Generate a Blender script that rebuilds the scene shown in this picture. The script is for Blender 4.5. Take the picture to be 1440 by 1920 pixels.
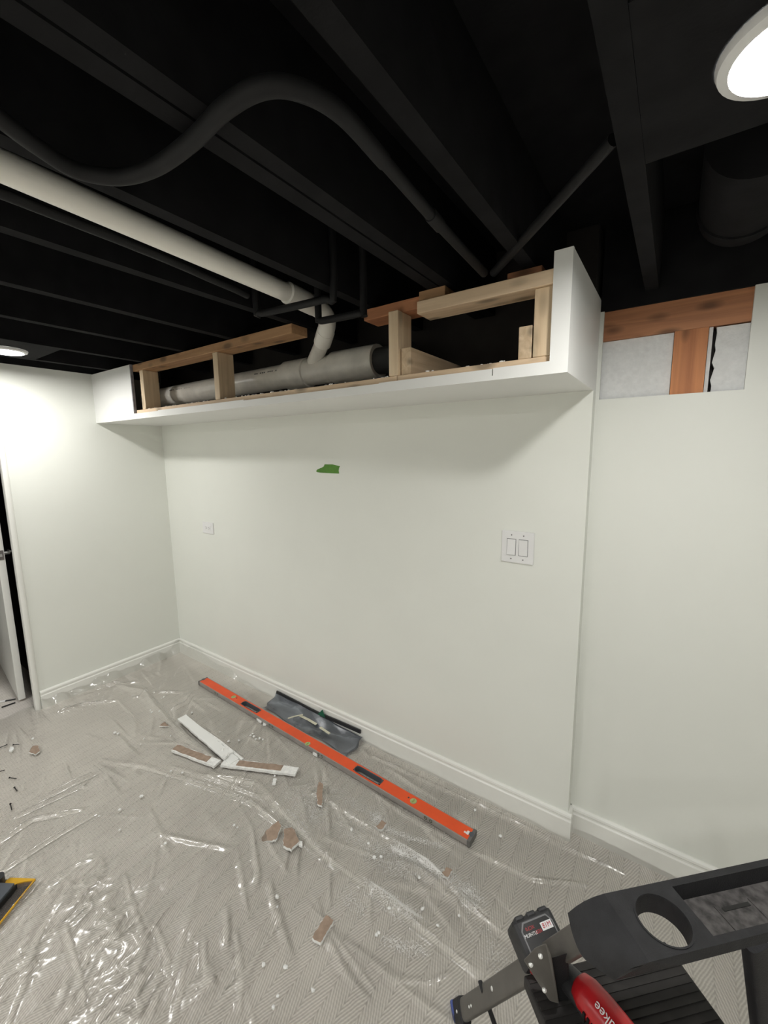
import bpy, bmesh, math, random
import numpy as np
from mathutils import Vector, Matrix
for o in list(bpy.data.objects): bpy.data.objects.remove(o)
sc = bpy.context.scene
COL = sc.collection
rnd = random.Random(7)

# ------------------------------------------------------------------ camera, world, exposure
YAW, PITCH, ROLL, FPX = -0.6086, -0.1456, -0.0111, 780.05
def camera():
    cd = bpy.data.cameras.new('camera'); co = bpy.data.objects.new('camera', cd); COL.objects.link(co)
    f = Vector((math.sin(YAW)*math.cos(PITCH), math.cos(YAW)*math.cos(PITCH), math.sin(PITCH)))
    r = Vector((math.cos(YAW), -math.sin(YAW), 0)); u = r.cross(f)
    r2 = math.cos(ROLL)*r + math.sin(ROLL)*u; u2 = -math.sin(ROLL)*r + math.cos(ROLL)*u
    m = Matrix((r2, u2, -f)).transposed().to_4x4(); m.translation = (3.168, -1.653, 1.5849)
    co.matrix_world = m
    cd.sensor_fit = 'VERTICAL'; cd.sensor_height = 36.0; cd.lens = FPX*36.0/1920.0
    cd.clip_start = 0.02; cd.clip_end = 60
    sc.camera = co
camera()
w = bpy.data.worlds.new('world'); sc.world = w; w.use_nodes = True
w.node_tree.nodes['Background'].inputs[0].default_value = (0.0, 0.0, 0.0, 1)
w.node_tree.nodes['Background'].inputs[1].default_value = 0.0
sc.view_settings.view_transform = 'Standard'; sc.view_settings.look = 'None'
sc.view_settings.gamma = 1.0; sc.view_settings.use_curve_mapping = False
sc.view_settings.exposure = 1.34
sc.cycles.adaptive_threshold = 0.05; sc.cycles.adaptive_min_samples = 16; sc.cycles.max_bounces = 6; sc.cycles.glossy_bounces = 3; sc.cycles.transmission_bounces = 2; sc.cycles.transparent_max_bounces = 8
LAMP_STRENGTH = 90.0
LAMP_COLOR = (1.0, 0.982, 0.945)

# ------------------------------------------------------------------ materials
def nt(name):
    m = bpy.data.materials.new(name); m.use_nodes = True
    t = m.node_tree; b = t.nodes['Principled BSDF']
    return m, t, b
def lnk(t, a, b): t.links.new(a, b)
def plain(name, col, rough=0.5, metal=0.0, var=0.06, scale=30.0, bump=0.0, bscale=200.0, spec=0.5):
    m, t, b = nt(name)
    b.inputs['Roughness'].default_value = rough; b.inputs['Metallic'].default_value = metal
    b.inputs['Specular IOR Level'].default_value = spec
    tc = t.nodes.new('ShaderNodeTexCoord'); n = t.nodes.new('ShaderNodeTexNoise')
    n.inputs['Scale'].default_value = scale; n.inputs['Detail'].default_value = 4
    lnk(t, tc.outputs['Object'], n.inputs['Vector'])
    cr = t.nodes.new('ShaderNodeValToRGB')
    cr.color_ramp.elements[0].position = .3; cr.color_ramp.elements[1].position = .7
    cr.color_ramp.elements[0].color = tuple(c*(1-var) for c in col)+(1,)
    cr.color_ramp.elements[1].color = tuple(min(1, c*(1+var)) for c in col)+(1,)
    lnk(t, n.outputs['Fac'], cr.inputs['Fac']); lnk(t, cr.outputs['Color'], b.inputs['Base Color'])
    if bump:
        n2 = t.nodes.new('ShaderNodeTexNoise'); n2.inputs['Scale'].default_value = bscale; n2.inputs['Detail'].default_value = 3
        lnk(t, tc.outputs['Object'], n2.inputs['Vector'])
        bp = t.nodes.new('ShaderNodeBump'); bp.inputs['Strength'].default_value = bump; bp.inputs['Distance'].default_value = .002
        lnk(t, n2.outputs['Fac'], bp.inputs['Height']); lnk(t, bp.outputs['Normal'], b.inputs['Normal'])
    return m
def wood(name, light, dark, axis, knots=0.5):
    m, t, b = nt(name)
    b.inputs['Roughness'].default_value = .6
    tc = t.nodes.new('ShaderNodeTexCoord'); mp = t.nodes.new('ShaderNodeMapping')
    s = [26.0, 26.0, 26.0]; s[axis] = 1.6; mp.inputs['Scale'].default_value = s
    lnk(t, tc.outputs['Object'], mp.inputs['Vector'])
    n = t.nodes.new('ShaderNodeTexNoise'); n.inputs['Scale'].default_value = 1.6; n.inputs['Detail'].default_value = 6
    n.inputs['Distortion'].default_value = .6
    lnk(t, mp.outputs['Vector'], n.inputs['Vector'])
    cr = t.nodes.new('ShaderNodeValToRGB'); cr.color_ramp.elements[0].position = .32; cr.color_ramp.elements[1].position = .68
    cr.color_ramp.elements[0].color = dark+(1,); cr.color_ramp.elements[1].color = light+(1,)
    lnk(t, n.outputs['Fac'], cr.inputs['Fac'])
    # knots: sparse dark spots stretched along the grain
    mp2 = t.nodes.new('ShaderNodeMapping'); s2 = [19.0, 19.0, 19.0]; s2[axis] = 8.0; mp2.inputs['Scale'].default_value = s2
    lnk(t, tc.outputs['Object'], mp2.inputs['Vector'])
    v = t.nodes.new('ShaderNodeTexVoronoi'); v.inputs['Scale'].default_value = 1.0; lnk(t, mp2.outputs['Vector'], v.inputs['Vector'])
    r2 = t.nodes.new('ShaderNodeValToRGB'); r2.color_ramp.elements[0].position = .15; r2.color_ramp.elements[1].position = .36
    r2.color_ramp.elements[0].color = (1-knots, 1-knots, 1-knots, 1); r2.color_ramp.elements[1].color = (1, 1, 1, 1)
    lnk(t, v.outputs['Distance'], r2.inputs['Fac'])
    mx = t.nodes.new('ShaderNodeMix'); mx.data_type = 'RGBA'; mx.blend_type = 'MULTIPLY'; mx.inputs[0].default_value = 1
    lnk(t, cr.outputs['Color'], mx.inputs[6]); lnk(t, r2.outputs['Color'], mx.inputs[7])
    lnk(t, mx.outputs[2], b.inputs['Base Color'])
    bp = t.nodes.new('ShaderNodeBump'); bp.inputs['Strength'].default_value = .25; bp.inputs['Distance'].default_value = .002
    lnk(t, n.outputs['Fac'], bp.inputs['Height']); lnk(t, bp.outputs['Normal'], b.inputs['Normal'])
    return m
def carpet_mat():
    m, t, b = nt('carpet'); N = t.nodes.new
    b.inputs['Roughness'].default_value = 1.0; b.inputs['Specular IOR Level'].default_value = .1
    tc = N('ShaderNodeTexCoord'); sp = N('ShaderNodeSeparateXYZ'); lnk(t, tc.outputs['Object'], sp.inputs[0])
    wob = N('ShaderNodeTexNoise'); wob.inputs['Scale'].default_value = 26; wob.inputs['Detail'].default_value = 2
    lnk(t, tc.outputs['Object'], wob.inputs['Vector'])
    def M(op, a, bb=None, c=None):
        n = N('ShaderNodeMath'); n.operation = op
        for i, x in enumerate((a, bb, c)):
            if x is None: continue
            if isinstance(x, (int, float)): n.inputs[i].default_value = x
            else: lnk(t, x, n.inputs[i])
        return n.outputs[0]
    wv = M('MULTIPLY', M('SUBTRACT', wob.outputs['Fac'], .5), .006)
    pp = M('PINGPONG', sp.outputs['X'], .052)
    ang = math.radians(24)
    s = M('ADD', M('SUBTRACT', M('MULTIPLY', pp, math.cos(ang)), M('MULTIPLY', sp.outputs['Y'], math.sin(ang))), wv)
    wave = M('SINE', M('MULTIPLY', s, 2*math.pi/.0078))
    yarn = M('SINE', M('MULTIPLY', M('ADD', sp.outputs['Y'], wv), 2*math.pi/.011))
    seam = M('SMOOTH_MIN', M('DIVIDE', pp, .0035), M('DIVIDE', M('SUBTRACT', .052, pp), .0035), .2)
    seamc = M('MINIMUM', seam, 1.0)
    n2 = N('ShaderNodeTexNoise'); n2.inputs['Scale'].default_value = 500; n2.inputs['Detail'].default_value = 2
    lnk(t, tc.outputs['Object'], n2.inputs['Vector'])
    n3 = N('ShaderNodeTexNoise'); n3.inputs['Scale'].default_value = 5; n3.inputs['Detail'].default_value = 3
    lnk(t, tc.outputs['Object'], n3.inputs['Vector'])
    hgt = M('ADD', M('ADD', M('MULTIPLY', wave, .40), M('MULTIPLY', yarn, .08)), M('MULTIPLY', n2.outputs['Fac'], .35))
    hgt = M('ADD', hgt, M('MULTIPLY', seamc, .35))
    fac = M('ADD', M('MULTIPLY', hgt, .42), M('MULTIPLY', n3.outputs['Fac'], .25))
    cr = N('ShaderNodeValToRGB'); e = cr.color_ramp.elements
    e[0].position = .0; e[0].color = (0.50, 0.46, 0.42, 1); e[1].position = .62; e[1].color = (0.93, 0.885, 0.825, 1)
    lnk(t, fac, cr.inputs['Fac']); lnk(t, cr.outputs['Color'], b.inputs['Base Color'])
    bp = N('ShaderNodeBump'); bp.inputs['Strength'].default_value = .7; bp.inputs['Distance'].default_value = .003
    lnk(t, hgt, bp.inputs['Height']); lnk(t, bp.outputs['Normal'], b.inputs['Normal'])
    return m
def film_mat(name, tint, haze, base, rough=.19, crinkle=.32, cscale=9.0, facing=.30):
    """thin clear film: passes light, reflects at grazing angles, milkier where seen edge-on"""
    m = bpy.data.materials.new(name); m.use_nodes = True; t = m.node_tree; t.nodes.clear(); N = t.nodes.new
    out = N('ShaderNodeOutputMaterial'); tr = N('ShaderNodeBsdfTransparent'); gl = N('ShaderNodeBsdfGlossy'); df = N('ShaderNodeBsdfDiffuse')
    tr.inputs[0].default_value = tint+(1,); gl.inputs['Roughness'].default_value = rough; gl.inputs[0].default_value = (1, 1, 1, 1)
    df.inputs[0].default_value = base+(1,)
    tc = N('ShaderNodeTexCoord'); n = N('ShaderNodeTexNoise'); n.inputs['Scale'].default_value = cscale; n.inputs['Detail'].default_value = 2
    n.inputs['Roughness'].default_value = .5; n.inputs['Distortion'].default_value = .8
    lnk(t, tc.outputs['Object'], n.inputs['Vector'])
    # sharp creases, only in patches
    wn = N('ShaderNodeTexNoise'); wn.inputs['Scale'].default_value = cscale*1.5; lnk(t, tc.outputs['Object'], wn.inputs['Vector'])
    mxv = N('ShaderNodeMix'); mxv.data_type = 'VECTOR'; mxv.inputs[0].default_value = .12
    lnk(t, tc.outputs['Object'], mxv.inputs[4]); lnk(t, wn.outputs['Color'], mxv.inputs[5])
    vo = N('ShaderNodeTexVoronoi'); vo.inputs['Scale'].default_value = cscale*2.6; lnk(t, mxv.outputs[1], vo.inputs['Vector'])
    pn = N('ShaderNodeTexNoise'); pn.inputs['Scale'].default_value = cscale*.5; pn.inputs['Detail'].default_value = 2; lnk(t, tc.outputs['Object'], pn.inputs['Vector'])
    pr = N('ShaderNodeValToRGB'); pr.color_ramp.elements[0].position = .52; pr.color_ramp.elements[1].position = .66; lnk(t, pn.outputs['Fac'], pr.inputs['Fac'])
    mu = N('ShaderNodeMath'); mu.operation = 'MULTIPLY'; lnk(t, vo.outputs['Distance'], mu.inputs[0]); lnk(t, pr.outputs['Color'], mu.inputs[1])
    ad = N('ShaderNodeMath'); ad.operation = 'MULTIPLY_ADD'; lnk(t, mu.outputs[0], ad.inputs[0]); ad.inputs[1].default_value = .55; lnk(t, n.outputs['Fac'], ad.inputs[2])
    bp = N('ShaderNodeBump'); bp.inputs['Strength'].default_value = crinkle; bp.inputs['Distance'].default_value = .02
    lnk(t, ad.outputs[0], bp.inputs['Height']); lnk(t, bp.outputs['Normal'], gl.inputs['Normal'])
    lw = N('ShaderNodeLayerWeight'); lw.inputs['Blend'].default_value = .30
    pw = N('ShaderNodeMath'); pw.operation = 'POWER'; lnk(t, lw.outputs['Facing'], pw.inputs[0]); pw.inputs[1].default_value = 3
    hz = N('ShaderNodeMath'); hz.operation = 'MULTIPLY_ADD'; lnk(t, pw.outputs[0], hz.inputs[0]); hz.inputs[1].default_value = facing; hz.inputs[2].default_value = haze
    mx1 = N('ShaderNodeMixShader'); lnk(t, hz.outputs[0], mx1.inputs[0])
    lnk(t, tr.outputs[0], mx1.inputs[1]); lnk(t, df.outputs[0], mx1.inputs[2])
    mt = N('ShaderNodeMath'); mt.operation = 'MULTIPLY_ADD'; lnk(t, lw.outputs['Fresnel'], mt.inputs[0]); mt.inputs[1].default_value = .95; mt.inputs[2].default_value = .02
    mx2 = N('ShaderNodeMixShader'); lnk(t, mt.outputs[0], mx2.inputs[0]); lnk(t, mx1.outputs[0], mx2.inputs[1]); lnk(t, gl.outputs[0], mx2.inputs[2])
    lnk(t, mx2.outputs[0], out.inputs[0])
    return m
def emit_mat(name, col, s):
    m = bpy.data.materials.new(name); m.use_nodes = True; t = m.node_tree; t.nodes.clear()
    o = t.nodes.new('ShaderNodeOutputMaterial'); e = t.nodes.new('ShaderNodeEmission')
    e.inputs[0].default_value = col+(1,); e.inputs[1].default_value = s; lnk(t, e.outputs[0], o.inputs[0]); return m
M = {
 'paint': plain('wall_paint', (.80, .815, .765), .42, var=.012, scale=3, bump=.06, bscale=260),
 'trim': plain('trim_paint', (.83, .83, .79), .3, var=.01),
 'soffit': plain('soffit_paint', (.84, .845, .825), .45, var=.015, scale=4, bump=.05, bscale=260),
 'gypsum': plain('gypsum', (.84, .84, .82), .9, var=.12, scale=60, bump=.5, bscale=150),
 'gypsum_cut': plain('cut_drywall_edge', (.26, .25, .27), .9, var=.3, scale=40),
 'paper': plain('drywall_paper', (.34, .25, .19), .9, var=.18, scale=50, bump=.4, bscale=120),
 'board': plain('painted_backing_board', (.80, .81, .81), .8, var=.05, scale=70, bump=.6, bscale=180),
 'black': plain('black_ceiling_paint', (.0120, .0120, .0130), .9, var=.25, scale=15, bump=.2, bscale=120, spec=.12),
 'blackpipe': plain('black_painted_pipe', (.012, .012, .013), .6, var=.2, scale=25, spec=.25),
 'darkwall': plain('dark_wall_and_shade', (.03, .026, .024), .9, var=.3, scale=8),  # dark wall tone, also used as painted shade behind gaps
 'pvc_w': plain('white_pipe_plastic', (.88, .86, .80), .35, var=.03, scale=8),
 'pvc_g': plain('grey_dusty_pipe_plastic', (.74, .71, .65), .34, var=.12, scale=14),
 'pipe_ink': plain('pipe_ink', (.08, .08, .08), .7),
 'rubber': plain('rubber_band', (.03, .03, .03), .8),
 'plastic': plain('white_cover_plastic', (.80, .80, .80), .3, var=.01),
 'slot': plain('dark_slot', (.05, .05, .05), .6),
 'steel': plain('bright_steel', (.62, .62, .62), .3, metal=.9),
 'brass': plain('dull_latch_metal', (.22, .20, .19), .45, metal=.6),
 'tape': plain('green_painter_tape', (.085, .24, .022), .6, var=.12, scale=60),
 'orange': plain('orange_enamel', (.80, .085, .012), .33, var=.06, scale=12),
 'alu': plain('grey_aluminium', (.36, .33, .31), .45, metal=.35, var=.10, scale=20),
 'cap': plain('grey_end_cap', (.13, .125, .12), .55),
 'vial': plain('vial_green', (.40, .47, .16), .15),
 'vialline': plain('vial_line', (.03, .05, .02), .5),
 'dust': plain('gypsum_dust', (.92, .91, .89), 1.0, var=.05),
 'screw': plain('black_screw', (.03, .028, .027), .5, metal=.4),
 'cream': plain('cream_strip', (.66, .64, .50), .5),
 'green': plain('green_scrap', (.01, .11, .06), .4),
 'blackstrip': plain('black_strip_plastic', (.016, .016, .018), .4),
 'lblack': plain('ladder_black_plastic', (.019, .019, .021), .55, var=.22, scale=40, bump=.35, bscale=420, spec=.35),
 'lgrey': plain('ladder_grey_steel', (.105, .098, .088), .42, var=.10, scale=30, bump=.1, bscale=500),
 'scuff': plain('dusty_tray_floor', (.075, .07, .068), .7, var=.65, scale=70),
 'step': plain('step_tread_rubber', (.022, .020, .019), .75, var=.3, scale=30),
 'blue': plain('blue_foot_rubber', (.055, .085, .30), .5),
 'rivet': plain('rivet_metal', (.72, .72, .70), .35, metal=.5),
 'red': plain('red_tool_plastic', (.42, .012, .016), .28, var=.10, scale=30),
 'tblack': plain('black_tool_plastic', (.022, .022, .024), .5, var=.3, scale=60, bump=.2, bscale=300),
 'labelgrey': plain('label_rim_grey', (.18, .18, .185), .4),
 'labelblack': plain('label_black', (.012, .012, .012), .35),
 'inkwhite': plain('print_white', (.80, .80, .80), .4),
 'inkred': plain('print_red', (.45, .02, .03), .4),
 'yellow': plain('yellow_plastic', (.72, .40, .02), .35, var=.05),
 'slate': plain('slate_grey_plastic', (.075, .085, .10), .45, var=.1),
 'smoke': film_mat('smoky_clear_base', (.62, .57, .52), .25, (.30, .27, .25), .1, .02),
 'film': film_mat('clear_plastic_film', (.96, .965, .955), .04, (.88, .88, .86)),
 'bag': film_mat('grey_translucent_bag', (.62, .65, .69), .26, (.20, .215, .24), .30, .08, 7.0),
 'lens': emit_mat('lamp_lens', LAMP_COLOR, LAMP_STRENGTH),
 'pine_x': wood('pine_along_x', (.80, .62, .43), (.62, .45, .29), 0),
 'pine_y': wood('pine_along_y', (.70, .55, .38), (.52, .38, .24), 1),
 'pine_z': wood('pine_along_z', (.82, .66, .46), (.64, .48, .31), 2, .3),
 'honey_x': wood('honey_pine_along_x', (.50, .30, .155), (.34, .18, .085), 0, .55),
 'red_x': wood('reddish_fir_along_x', (.58, .26, .125), (.36, .15, .072), 0, .6),
 'red_z': wood('reddish_fir_along_z', (.66, .27, .105), (.45, .165, .062), 2, .55),
 'carpet': carpet_mat(),
}

# ------------------------------------------------------------------ mesh helpers
def box(bm, x0, x1, y0, y1, z0, z1):
    v = [bm.verts.new((x, y, z)) for x in (x0, x1) for y in (y0, y1) for z in (z0, z1)]
    for f in ((0, 1, 3, 2), (4, 6, 7, 5), (0, 4, 5, 1), (2, 3, 7, 6), (0, 2, 6, 4), (1, 5, 7, 3)): bm.faces.new([v[i] for i in f])
    return v
def obox(bm, c, ax, ay, az, sx, sy, sz):
    c = Vector(c); ax = Vector(ax).normalized(); ay = Vector(ay).normalized(); az = Vector(az).normalized()
    v = [bm.verts.new(c+ax*x*sx/2+ay*y*sy/2+az*z*sz/2) for x in (-1, 1) for y in (-1, 1) for z in (-1, 1)]
    for f in ((0, 1, 3, 2), (4, 6, 7, 5), (0, 4, 5, 1), (2, 3, 7, 6), (0, 2, 6, 4), (1, 5, 7, 3)): bm.faces.new([v[i] for i in f])
def frame(d):
    d = Vector(d).normalized(); h = Vector((0, 0, 1)) if abs(d.z) < .9 else Vector((1, 0, 0))
    s = d.cross(h).normalized(); return s, s.cross(d)
def tube(bm, pts, r, seg=16, caps=True):
    pts = [Vector(p) for p in pts]; rs = r if isinstance(r, (list, tuple)) else [r]*len(pts)
    rings = []; s = None
    for i, p in enumerate(pts):
        d = (pts[min(i+1, len(pts)-1)]-pts[max(i-1, 0)]).normalized()
        if s is None: s, u = frame(d)
        else:
            s = (s-d*s.dot(d)).normalized(); u = s.cross(d)
        rings.append([bm.verts.new(p+(s*math.cos(a)+u*math.sin(a))*rs[i]) for a in [2*math.pi*k/seg for k in range(seg)]])
    for a, b in zip(rings, rings[1:]):
        for k in range(seg): bm.faces.new((a[k], a[(k+1) % seg], b[(k+1) % seg], b[k]))
    if caps: bm.faces.new(rings[0][::-1]); bm.faces.new(rings[-1])
def smoothpath(pts, n=10):
    pts = [Vector(p) for p in pts]; out = []
    P = [pts[0]*2-pts[1]]+pts+[pts[-1]*2-pts[-2]]
    for i in range(1, len(P)-2):
        for k in range(n):
            t = k/n; a, b, c, d = P[i-1], P[i], P[i+1], P[i+2]
            out.append(.5*((2*b)+(-a+c)*t+(2*a-5*b+4*c-d)*t*t+(-a+3*b-3*c+d)*t**3))
    out.append(pts[-1]); return out
def prism(bm, poly, z0, z1, top=None):
    a = [bm.verts.new((x, y, z0)) for x, y in poly]; b = [bm.verts.new((x, y, z1)) for x, y in (top or poly)]
    n = len(poly)
    for k in range(n): bm.faces.new((a[k], a[(k+1) % n], b[(k+1) % n], b[k]))
    bm.faces.new(a[::-1]); bm.faces.new(b)
def extrude_profile(bm, prof, p0, p1, outv):
    """prof: (out, up) points swept from p0 to p1; outv = direction out of the wall"""
    p0 = Vector(p0); p1 = Vector(p1); o = Vector(outv)
    a = [bm.verts.new(p0+o*x+Vector((0, 0, z))) for x, z in prof]; b = [bm.verts.new(p1+o*x+Vector((0, 0, z))) for x, z in prof]
    n = len(prof)
    for k in range(n): bm.faces.new((a[k], a[(k+1) % n], b[(k+1) % n], b[k]))
    bm.faces.new(a[::-1]); bm.faces.new(b)
def obj(name, bm, mat, parent=None, smooth=False, bev=0.0):
    if bev: bmesh.ops.bevel(bm, geom=list(bm.edges), offset=bev, segments=2, affect='EDGES', profile=.5)
    bmesh.ops.recalc_face_normals(bm, faces=bm.faces)
    me = bpy.data.meshes.new(name); bm.to_mesh(me); bm.free()
    me.materials.append(M[mat])
    if smooth:
        for p in me.polygons: p.use_smooth = True
        if smooth != 'all':
            try: me.set_sharp_from_angle(angle=math.radians(40))
            except Exception: pass
    o = bpy.data.objects.new(name, me); COL.objects.link(o)
    if parent is not None:
        o.parent = parent
        o.matrix_parent_inverse = parent.matrix_world.inverted() if parent.type != 'EMPTY' else Matrix.Translation(-parent.location)
    return o
def B(): return bmesh.new()
def bxo(name, b6, mat, parent=None, bev=0.0):
    bm = B(); box(bm, *b6); return obj(name, bm, mat, parent, False, bev)
def tag(o, label, cat, group=None):
    o['label'] = label; o['category'] = cat
    if group: o['group'] = group
    return o
def struct(o): o['kind'] = 'structure'; return o
def thing(name, label, cat, loc=(0, 0, 0), group=None):
    o = bpy.data.objects.new(name, None); o.empty_display_size = .1; COL.objects.link(o); o.location = loc
    return tag(o, label, cat, group)
def text_mesh(name, s, size, mat, parent, mw, extrude=.0004):
    c = bpy.data.curves.new(name, 'FONT'); c.body = s; c.size = size; c.extrude = extrude; c.align_x = 'CENTER'; c.align_y = 'CENTER'
    o = bpy.data.objects.new(name, c); COL.objects.link(o)
    dg = bpy.context.evaluated_depsgraph_get(); me = bpy.data.meshes.new_from_object(o.evaluated_get(dg))
    bpy.data.objects.remove(o); me.name = name; me.materials.clear(); me.materials.append(M[mat])
    me.transform(mw); r = bpy.data.objects.new(name, me); COL.objects.link(r)
    if parent is not None:
        r.parent = parent
        r.matrix_parent_inverse = Matrix.Translation(-parent.location) if parent.type == 'EMPTY' else Matrix.Identity(4)
    return r

# ------------------------------------------------------------------ room shell
W, E, ZS, DS, ZC = 2.915, 0.0525, 1.7875, 0.429, 2.10
XR, YF = 4.9, -4.1
struct(bxo('floor', (-1.7, XR, YF, .2, -.05, 0), 'carpet'))
# left wall with a doorway
bm = B(); box(bm, -.05, 0, -.92, .15, 0, ZC); box(bm, -.05, 0, -1.80, -.92, 2.05, ZC); box(bm, -.12, 0, YF, -1.80, 0, ZC)
struct(obj('wall_left', bm, 'paint'))
bm = B(); box(bm, -.12, W, 0, .15, 0, ZS-.0002); struct(obj('wall_back', bm, 'paint'))
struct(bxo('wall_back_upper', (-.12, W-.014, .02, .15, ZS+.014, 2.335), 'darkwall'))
# wall to the right, set back a little, with a rectangular hole cut in its drywall
HX0, HX1, HZ0, HZ1 = 2.927, 3.325, 1.759, 2.058
bm = B(); T = .013
box(bm, W, HX0, E, E+T, 0, HZ1); box(bm, HX1, XR, E, E+T, 0, HZ1); box(bm, HX0, HX1, E, E+T, 0, HZ0); box(bm, W, XR, E+.11, E+.13, 0, HZ1)
wbr = struct(obj('wall_back_right', bm, 'paint'))
struct(bxo('wall_right', (XR, XR+.12, YF, .2, 0, ZC), 'paint'))
struct(bxo('wall_front', (-1.7, XR, YF-.12, YF, 0, ZC), 'paint'))
struct(bxo('wall_beyond_left', (-1.7, -1.6, YF, .1, 0, 2.335), 'paint'))
struct(bxo('wall_closet_shade', (-1.6, -.05, -.80, -.74, 0, 2.335), 'darkwall'))  # added behind the door gap, its dark colour stands for the shade there
# framing seen in the hole
bxo('top_plate', (HX0-.012, HX1+.06, E+T, E+T+.089, 1.961, HZ1), 'red_x', wbr)
bxo('wall_stud', (3.136, 3.225, E+T, E+T+.038, 1.60, 1.9605), 'red_z', wbr)
bxo('backing_board', (HX0-.05, 3.1345, E+T+.012, E+T+.03, 1.60, 1.96), 'board', wbr)
bm = B()
bxo('backing_board', (3.2265, 3.2365, E+T+.010, E+T+.02, 1.60, 1.96), 'board', wbr)
pts = [(3.243+.0025*math.sin(k*2.1)+.004*rnd.random(), 1.60+k*.018) for k in range(21)]
a = [bm.verts.new((x, E+T+.012, min(z, 1.958))) for x, z in pts]; b2 = [bm.verts.new((HX1+.06, E+T+.012, min(z, 1.958))) for x, z in pts]
a2 = [bm.verts.new((v.co.x, E+T+.03, v.co.z)) for v in a]
for k in range(20): bm.faces.new((a[k], b2[k], b2[k+1], a[k+1])); bm.faces.new((a[k], a[k+1], a2[k+1], a2[k]))
obj('backing_board', bm, 'board', wbr)
bxo('gap_shade', (3.1345, 3.30, E+T+.05, E+T+.055, 1.60, 1.96), 'darkwall', wbr)  # dark sheet painting the shade inside the crack beside the stud
# ceiling: black deck, joists
ceil = struct(bxo('ceiling', (-1.7, XR, YF, .2, 2.335, 2.40), 'black'))
JO = [(.222, .260), (.620, .658), (1.040, 1.078), (1.437, 1.475), (1.834, 1.872), (2.193, 2.231), (2.470, 2.508), (2.514, 2.552), (2.765, 2.803), (3.045, 3.083), (3.46, 3.498), (3.87, 3.908), (4.28, 4.318), (4.69, 4.728)]
for x0, x1 in JO: bxo('joist', (x0, x1, YF, -.0 if x0 < W else E, ZC, 2.335), 'black', ceil)
bxo('rim_board', (W, XR, E+.002, E+.12, HZ1, 2.335), 'black', ceil)
bxo('wall_top_plate', (-.13, .004, YF, .15, ZC, 2.14), 'black', ceil)
# baseboards
PB = [(0, 0), (.015, 0), (.015, .086), (.0105, .091), (.0105, .099), (.013, .103), (.0115, .111), (.005, .117), (0, .117)]
def baseboard(name, p0, p1, o):
    bm = B(); extrude_profile(bm, PB, p0, p1, o); return struct(obj(name, bm, 'trim'))
baseboard('baseboard_left', (0, -.909, 0), (0, 0, 0), (1, 0, 0))
baseboard('baseboard_back', (0, 0, 0), (W+.015, 0, 0), (0, -1, 0))
baseboard('baseboard_return', (W, -.0, 0), (W, E, 0), (1, 0, 0))
baseboard('baseboard_back_right', (W, E, 0), (XR, E, 0), (0, -1, 0))
# door casing and open door
bm = B()
prof = [(-.05, -.933), (.004, -.941), (.011, -.937), (.014, -.927), (.011, -.916), (.004, -.909), (0, -.908), (0, -.9195), (-.05, -.9195)]
prism(bm, prof, 0, 2.05); struct(obj('trim_door_casing', bm, 'trim', None, True))
door = struct(thing('door_1', 'white interior door standing open into the dark space left of the wall', 'door', (-.95, -.8755, 0)))
da = Vector((-.2+.95, -.9525+.8755, 0)).normalized(); dn = Vector((-da.y, da.x, 0))
dc = Vector((-.575, -.914, 1.015))
bm = B(); obox(bm, dc, da, dn, (0, 0, 1), .754, .036, 2.00); obj('door_slab', bm, 'trim', door, False, .0015)
le = Vector((-.2, -.9525, .975))
bm = B(); obox(bm, le+da*.001, da, dn, (0, 0, 1), .003, .026, .06); lp = obj('latch_plate', bm, 'brass', door)
bm = B(); obox(bm, le+da*.006, da, dn, (0, 0, 1), .012, .011, .016); obj('latch_bolt', bm, 'steel', door)
bm = B(); tube(bm, [le-da*.06+dn*.017, le-da*.06+dn*.05], .011, 12); tube(bm, [le-da*.06+dn*.045+Vector((0, 0, .015)), le-da*.01+dn*.046+Vector((0, 0, .015))], .007, 10)
obj('door_lever', bm, 'steel', door, True)
for s, zz in ((0, 0), (1, 0)):
    p0 = [(-.296, -1.028), (-.219, -1.051)][s]; p1 = [(-.262, -.972), (-.212, -.985)][s]
    bm = B(); tube(bm, [(p0[0], p0[1], .006), (p1[0], p1[1], .006)], .0045, 8)
    r = obj('thin_rod', bm, 'blackstrip', None, True)
    tag(r, ['thin dark rod with a white tip on the carpet in the doorway', 'plain thin dark rod on the carpet nearest the open door'][s], 'rod', 'rods in the doorway')
    if s == 0:
        bm = B(); d = (Vector(p1)-Vector(p0)).normalized(); q = Vector(p0)
        tube(bm, [(q.x-.014*d.x, q.y-.014*d.y, .007), (q.x+.014*d.x, q.y+.014*d.y, .007)], .0065, 8); t = obj('rod_tip', bm, 'plastic', r, True); t['label'] = 'white rod tip'

# ------------------------------------------------------------------ soffit
sof = thing('soffit', 'white drywall soffit along the wall with its front cut open to the framing', 'soffit', (W/2, -DS/2, ZS))
bxo('bottom_panel', (0.0, W, -DS, E, ZS, ZS+.0127), 'soffit', sof)
bxo('front_panel', (.0005, .525, -DS, -DS+.0127, ZS+.0127, ZC-.003), 'soffit', sof)
bm = B(); box(bm, .525, .533, -DS-.001, -DS+.0137, ZS+.034, ZC-.002); c = obj('cut_edge', bm, 'gypsum_cut', sof); c['label'] = 'dark cut drywall edge'
bm = B()
for x0, x1, z1 in ((.525, .80, .031), (.80, 1.55, .0335), (1.55, 2.30, .030), (2.30, 2.706, .0325), (2.71, 2.868, .034)):
    box(bm, x0, x1, -DS, -DS+.0127, ZS+.0127, ZS+z1)
obj('front_strip', bm, 'soffit', sof)
bxo('front_panel', (2.868, W, -DS, -DS+.0127, ZS+.0127, ZC-.002), 'soffit', sof)
bxo('end_panel', (W-.0127, W, -DS+.0127, E, ZS+.0127, ZC-.003), 'soffit', sof)
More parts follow.
